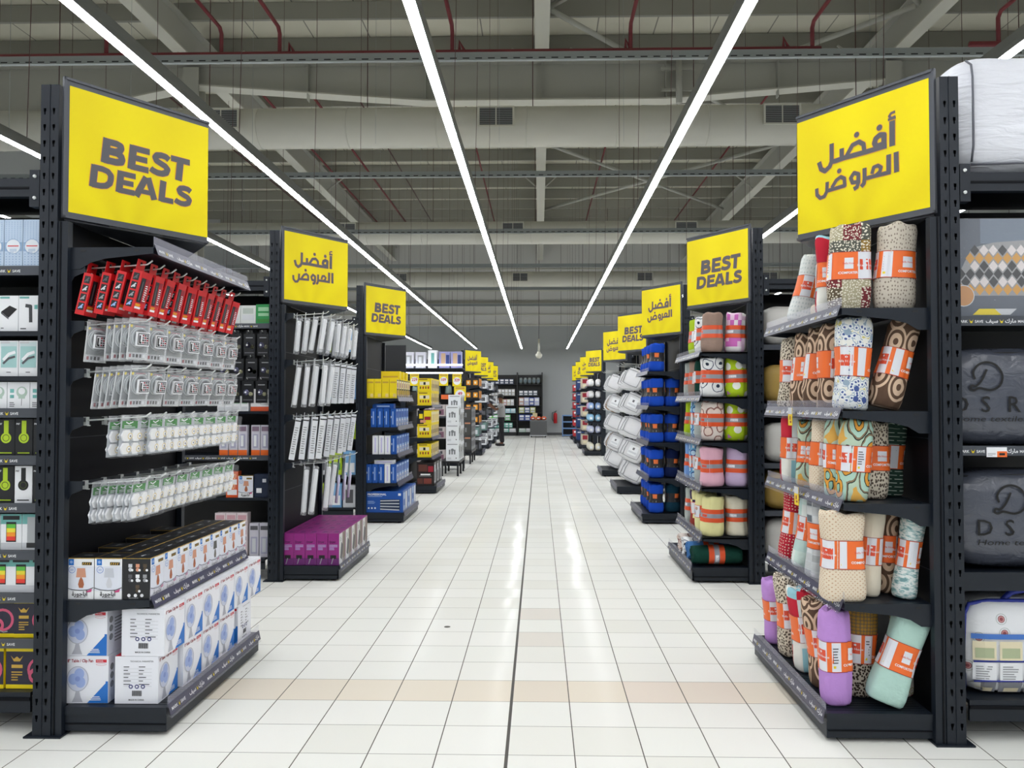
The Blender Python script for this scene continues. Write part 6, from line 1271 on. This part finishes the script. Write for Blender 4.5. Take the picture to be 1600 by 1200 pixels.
wrow(.68, -2.9, -1.02, .26, .27, [P('bay_leaf', (110, 190, 80), .5), P('bay_leaf2', (90, 180, 110), .5)], 'leaf_green_pack', 'leaf green pack on the fifth shelf of the back wall bay', 'leaf green packs'); wrow(.68, -.9, .1, .25, .27, [P('bay_blue')], 'royal_pack', 'royal blue pack on the fifth shelf of the back wall bay', 'royal blue packs')
wrow(.36, -2.9, -1.02, .16, .22, [P('bay_aqua', (90, 180, 160), .5)], 'aqua_pack', 'aqua pack on the sixth shelf of the back wall bay', 'aqua packs'); wrow(.16, -2.9, -1.02, .3, .17, [P('bay_aqua'), P('bay_white')], 'aqua_pack', 'aqua or white pack on the base of the back wall bay', 'aqua packs of the base'); wrow(.16, -.9, .1, .3, .19, [P('bay_mint', (180, 210, 190), .5), P('bay_white')], 'pale_pack', 'pale pack on the base of the back wall bay', 'pale packs')
o = link('promotion_bin', None, None, (-.02, 33.6, 0)); tag(o, 'grey bin of orange goods in front of the back wall bay', 'bin')
GB = P('bin_grey', (92, 94, 96), .5)
b = MB(); b.box(-.36, .36, -.3, .3, .08, .72, GB); b.box(-.37, .37, -.31, .31, .70, .73, P('bin_rim', (120, 122, 124), .4)); b.box(-.37, .37, -.31, .31, .07, .10, LGREY); link('tub', b.mesh('tub'), o)
for x in (-.3, .3): link('caster', MB().lathe([(.04, -.02), (.04, .02)], BLACK, 12, (x, -.24, .04), 'x').mesh('caster'), o)
ko = Kit('orange_pack', 'soft goods', [('pack', puff(.22, .3, .16, P('bin_orange', (214, 96, 50), .5), 3, .02, 4, 9)), ('label_card', MB().box(-.05, .05, -.165, -.15, .05, .1, WHITE))])
for i in range(3): ko.put((-.02 - .235 + i * .235, 33.6, .735), .0, f'orange pack lying in the grey bin, {ORD[i]} one across', 'orange packs in the bin')
tag(link('bin_card', MB().box(-.1, .1, 0, .01, 0, .3, P('bin_card_cream', (226, 214, 170), .5)).mesh('bin_card'), None, (-.17, 33.85, .735)), 'cream card standing at the back of the grey bin', 'card')
o = link('fire_extinguisher', None, None, (.75, 35.45, .55)); tag(o, 'red fire extinguisher hung on the grey back wall', 'fire extinguisher')
link('cylinder', MB().lathe([(.07, 0), (.085, .02), (.085, .4), (.06, .46), (.03, .48)], P('extinguisher_red', (190, 24, 34), .35), 18).mesh('cylinder'), o); link('valve', MB().tube([(0, 0, .47), (0, 0, .54), (.06, -.02, .56)], .018, BLACK, 8).mesh('valve'), o); link('hose', MB().tube([(-.02, -.02, .52), (-.14, -.03, .48), (-.15, -.05, .2), (-.1, -.08, .1)], .014, BLACK, 6).mesh('hose'), o); link('bracket', MB().box(-.05, .05, .06, .14, .2, .26, GREYD).mesh('bracket'), o)
o = link('blue_rack', None, None, (1.35, 34.2, 0)); tag(o, 'low pale blue shelf rack by the back wall next to the red packs', 'rack'); PBL = P('pale_blue_metal', (110, 146, 196), .45)
for x in (-.33, .29): link('side_panel', MB().box(x, x + .04, -.2, .2, 0, .92, PBL).mesh('side_panel'), o)
for z in (.04, .34, .62): link('shelf', MB().box(-.29, .29, -.2, .2, z, z + .05, PBL).mesh('shelf'), o)
link('top_board', MB().box(-.33, .33, -.2, .2, .9, .95, PBL).mesh('top_board'), o); link('back_panel', MB().box(-.29, .29, .18, .2, .09, .9, BLACKBOX).mesh('back_panel'), o)
# ---------------------------------------------------------------- the man reaching into a far shelf
def skin(name, pts, edges, rad, mat, root=0, lv=2):
    me = bpy.data.meshes.new(name); me.from_pydata(pts, edges, []); o = link(name, me); me.materials.append(mat)
    md = o.modifiers.new('skin', 'SKIN'); me.skin_vertices.new() if not me.skin_vertices else None
    for i, r in enumerate(rad): sv = me.skin_vertices[0].data[i]; sv.radius = (r, r) if not isinstance(r, tuple) else r; sv.use_root = (i == root)
    md.use_smooth_shade = True; s = o.modifiers.new('sub', 'SUBSURF'); s.levels = lv; s.render_levels = lv
    dg = bpy.context.evaluated_depsgraph_get(); dg.update(); out = bpy.data.meshes.new_from_object(o.evaluated_get(dg)); out.name = name
    out.materials.clear(); out.materials.append(mat)
    for pgn in out.polygons: pgn.use_smooth = True
    bpy.data.objects.remove(o); return out
SKINM = P('skin', (112, 76, 58), .55, 0, .3); SHIRT = P('grey_shirt', (150, 150, 150), .8); TROU = P('black_trousers', (24, 24, 30), .8); HAIRM = P('black_hair', (20, 18, 18), .6)
man = link('person', None, None, (-1.30, 27.0, 0)); tag(man, 'person in a grey shirt and black trousers reaching up into a far shelf', 'person')
# faces -x (towards the shelves), arms raised to the shelf
J = [(0, 0, .96), (0, 0, 1.12), (0, 0, 1.30), (-.01, 0, 1.44), (-.02, 0, 1.52), (-.035, 0, 1.60), (-.05, 0, 1.70),
     (.0, -.10, .90), (.02, -.11, .50), (.05, -.11, .09), (-.09, -.12, .045), (.0, .10, .90), (-.02, .11, .50), (.0, .11, .09), (-.14, .12, .045),
     (-.01, -.19, 1.40), (-.17, -.22, 1.24), (-.36, -.19, 1.36), (-.01, .19, 1.40), (-.17, .21, 1.24), (-.36, .17, 1.42)]
E_ = [(0, 1), (1, 2), (2, 3), (3, 4), (4, 5), (5, 6), (0, 7), (7, 8), (8, 9), (9, 10), (0, 11), (11, 12), (12, 13), (13, 14), (3, 15), (15, 16), (16, 17), (3, 18), (18, 19), (19, 20)]
RD = [.07, .07, .085, .07, .055, .085, .09, .085, .055, .04, .035, .085, .055, .04, .035, .055, .042, .03, .055, .042, .03]
body = skin('body', J, E_, RD, SKINM); link('body', body, man)
link('shirt', skin('shirt', [(0, 0, .84), (0, 0, 1.08), (0, 0, 1.30), (-.01, 0, 1.43), (-.01, -.19, 1.40), (-.12, -.215, 1.29), (-.01, .19, 1.40), (-.12, .21, 1.29)], [(0, 1), (1, 2), (2, 3), (3, 4), (4, 5), (3, 6), (6, 7)], [.165, .142, .152, .10, .072, .06, .072, .06], SHIRT), man, label='grey short-sleeved shirt')
link('trousers', skin('trousers', [(0, 0, 1.02), (.0, -.10, .88), (.02, -.11, .50), (.05, -.11, .10), (.0, .10, .88), (-.02, .11, .50), (.0, .11, .10)], [(0, 1), (1, 2), (2, 3), (0, 4), (4, 5), (5, 6)], [.118, .11, .08, .066, .11, .08, .066], TROU), man, label='black trousers')
for s, x in ((-.115, .03), (.115, -.02)): link('shoe', MB().bevbox(x - .2, x + .09, s - .05, s + .05, 0, .085, BLACK, .025, True).mesh('shoe'), man)
hm = MB().lathe([(.03, 1.80), (.075, 1.785), (.102, 1.74), (.106, 1.69), (.10, 1.66)][::-1], HAIRM, 16, (-.03, 0, 0)); link('hair', hm.mesh('hair'), man, label='short black hair')
fc = MB(); fc.tube([(-.135, 0, 1.68), (-.165, 0, 1.645), (-.135, 0, 1.635)], [.008, .014, .008], SKINM, 6)
for s in (-1, 1): fc.lathe([(.0, -.012), (.012, -.004), (.012, .004), (0, .012)], BLACK, 8, (-.128, s * .035, 1.685)); fc.tube([(-.04, s * .092, 1.69), (-.045, s * .105, 1.66), (-.045, s * .092, 1.635)], .012, SKINM, 6)
fc.tube([(-.132, -.025, 1.61), (-.14, 0, 1.607), (-.132, .025, 1.61)], .005, P('lips', (96, 52, 46), .5), 5); link('face', fc.mesh('face'), man)
for s, (hx, hy, hz) in ((-1, (-.36, -.19, 1.36)), (1, (-.36, .17, 1.42))):
    h = MB(); d = Vector((-.85, .05, .5)).normalized(); c = Vector((hx, hy, hz)); h.tube([c - d * .03, c + d * .03, c + d * .09], [.028, .042, .036], SKINM, 8)
    for f in range(4):
        q = c + d * .085 + Vector((0, (f - 1.5) * .019, 0)); L = (.06, .075, .07, .055)[f]; h.tube([q, q + d * L * .5, q + d * L + Vector((0, 0, -.02))], [.010, .009, .007], SKINM, 6)
    h.tube([c + d * .02 + Vector((0, -s * .035, 0)), c + d * .05 + Vector((0, -s * .06, .01)), c + d * .085 + Vector((0, -s * .055, .02))], [.012, .010, .008], SKINM, 6); link('hand', h.mesh('hand'), man)
pk = MB(); pk.box(-.14, .14, -.16, .16, 0, .05, LGREY); q = PR(pk, (-.14, -.16, .05), (1, 0, 0), (0, 1, 0)); q.rect(.03, .03, .25, .29, P('tray_grey', (180, 184, 188), .4), 1)
tag(link('flat_pack', pk.mesh('flat_pack'), None, (-1.58, 27.0, 1.52), (0, R(28), 0)), 'flat grey pack held up in the hands of the person', 'pack')
# a small dark mark on the tiles
tag(link('floor_stain', MB().lathe([(.022, .0005), (.02, .0012)], P('stain', (90, 88, 82), .7), 14).mesh('floor_stain'), None, (-.62, 5.28, 0)), 'small round dark cover set in the tiles of the aisle', 'floor cover')
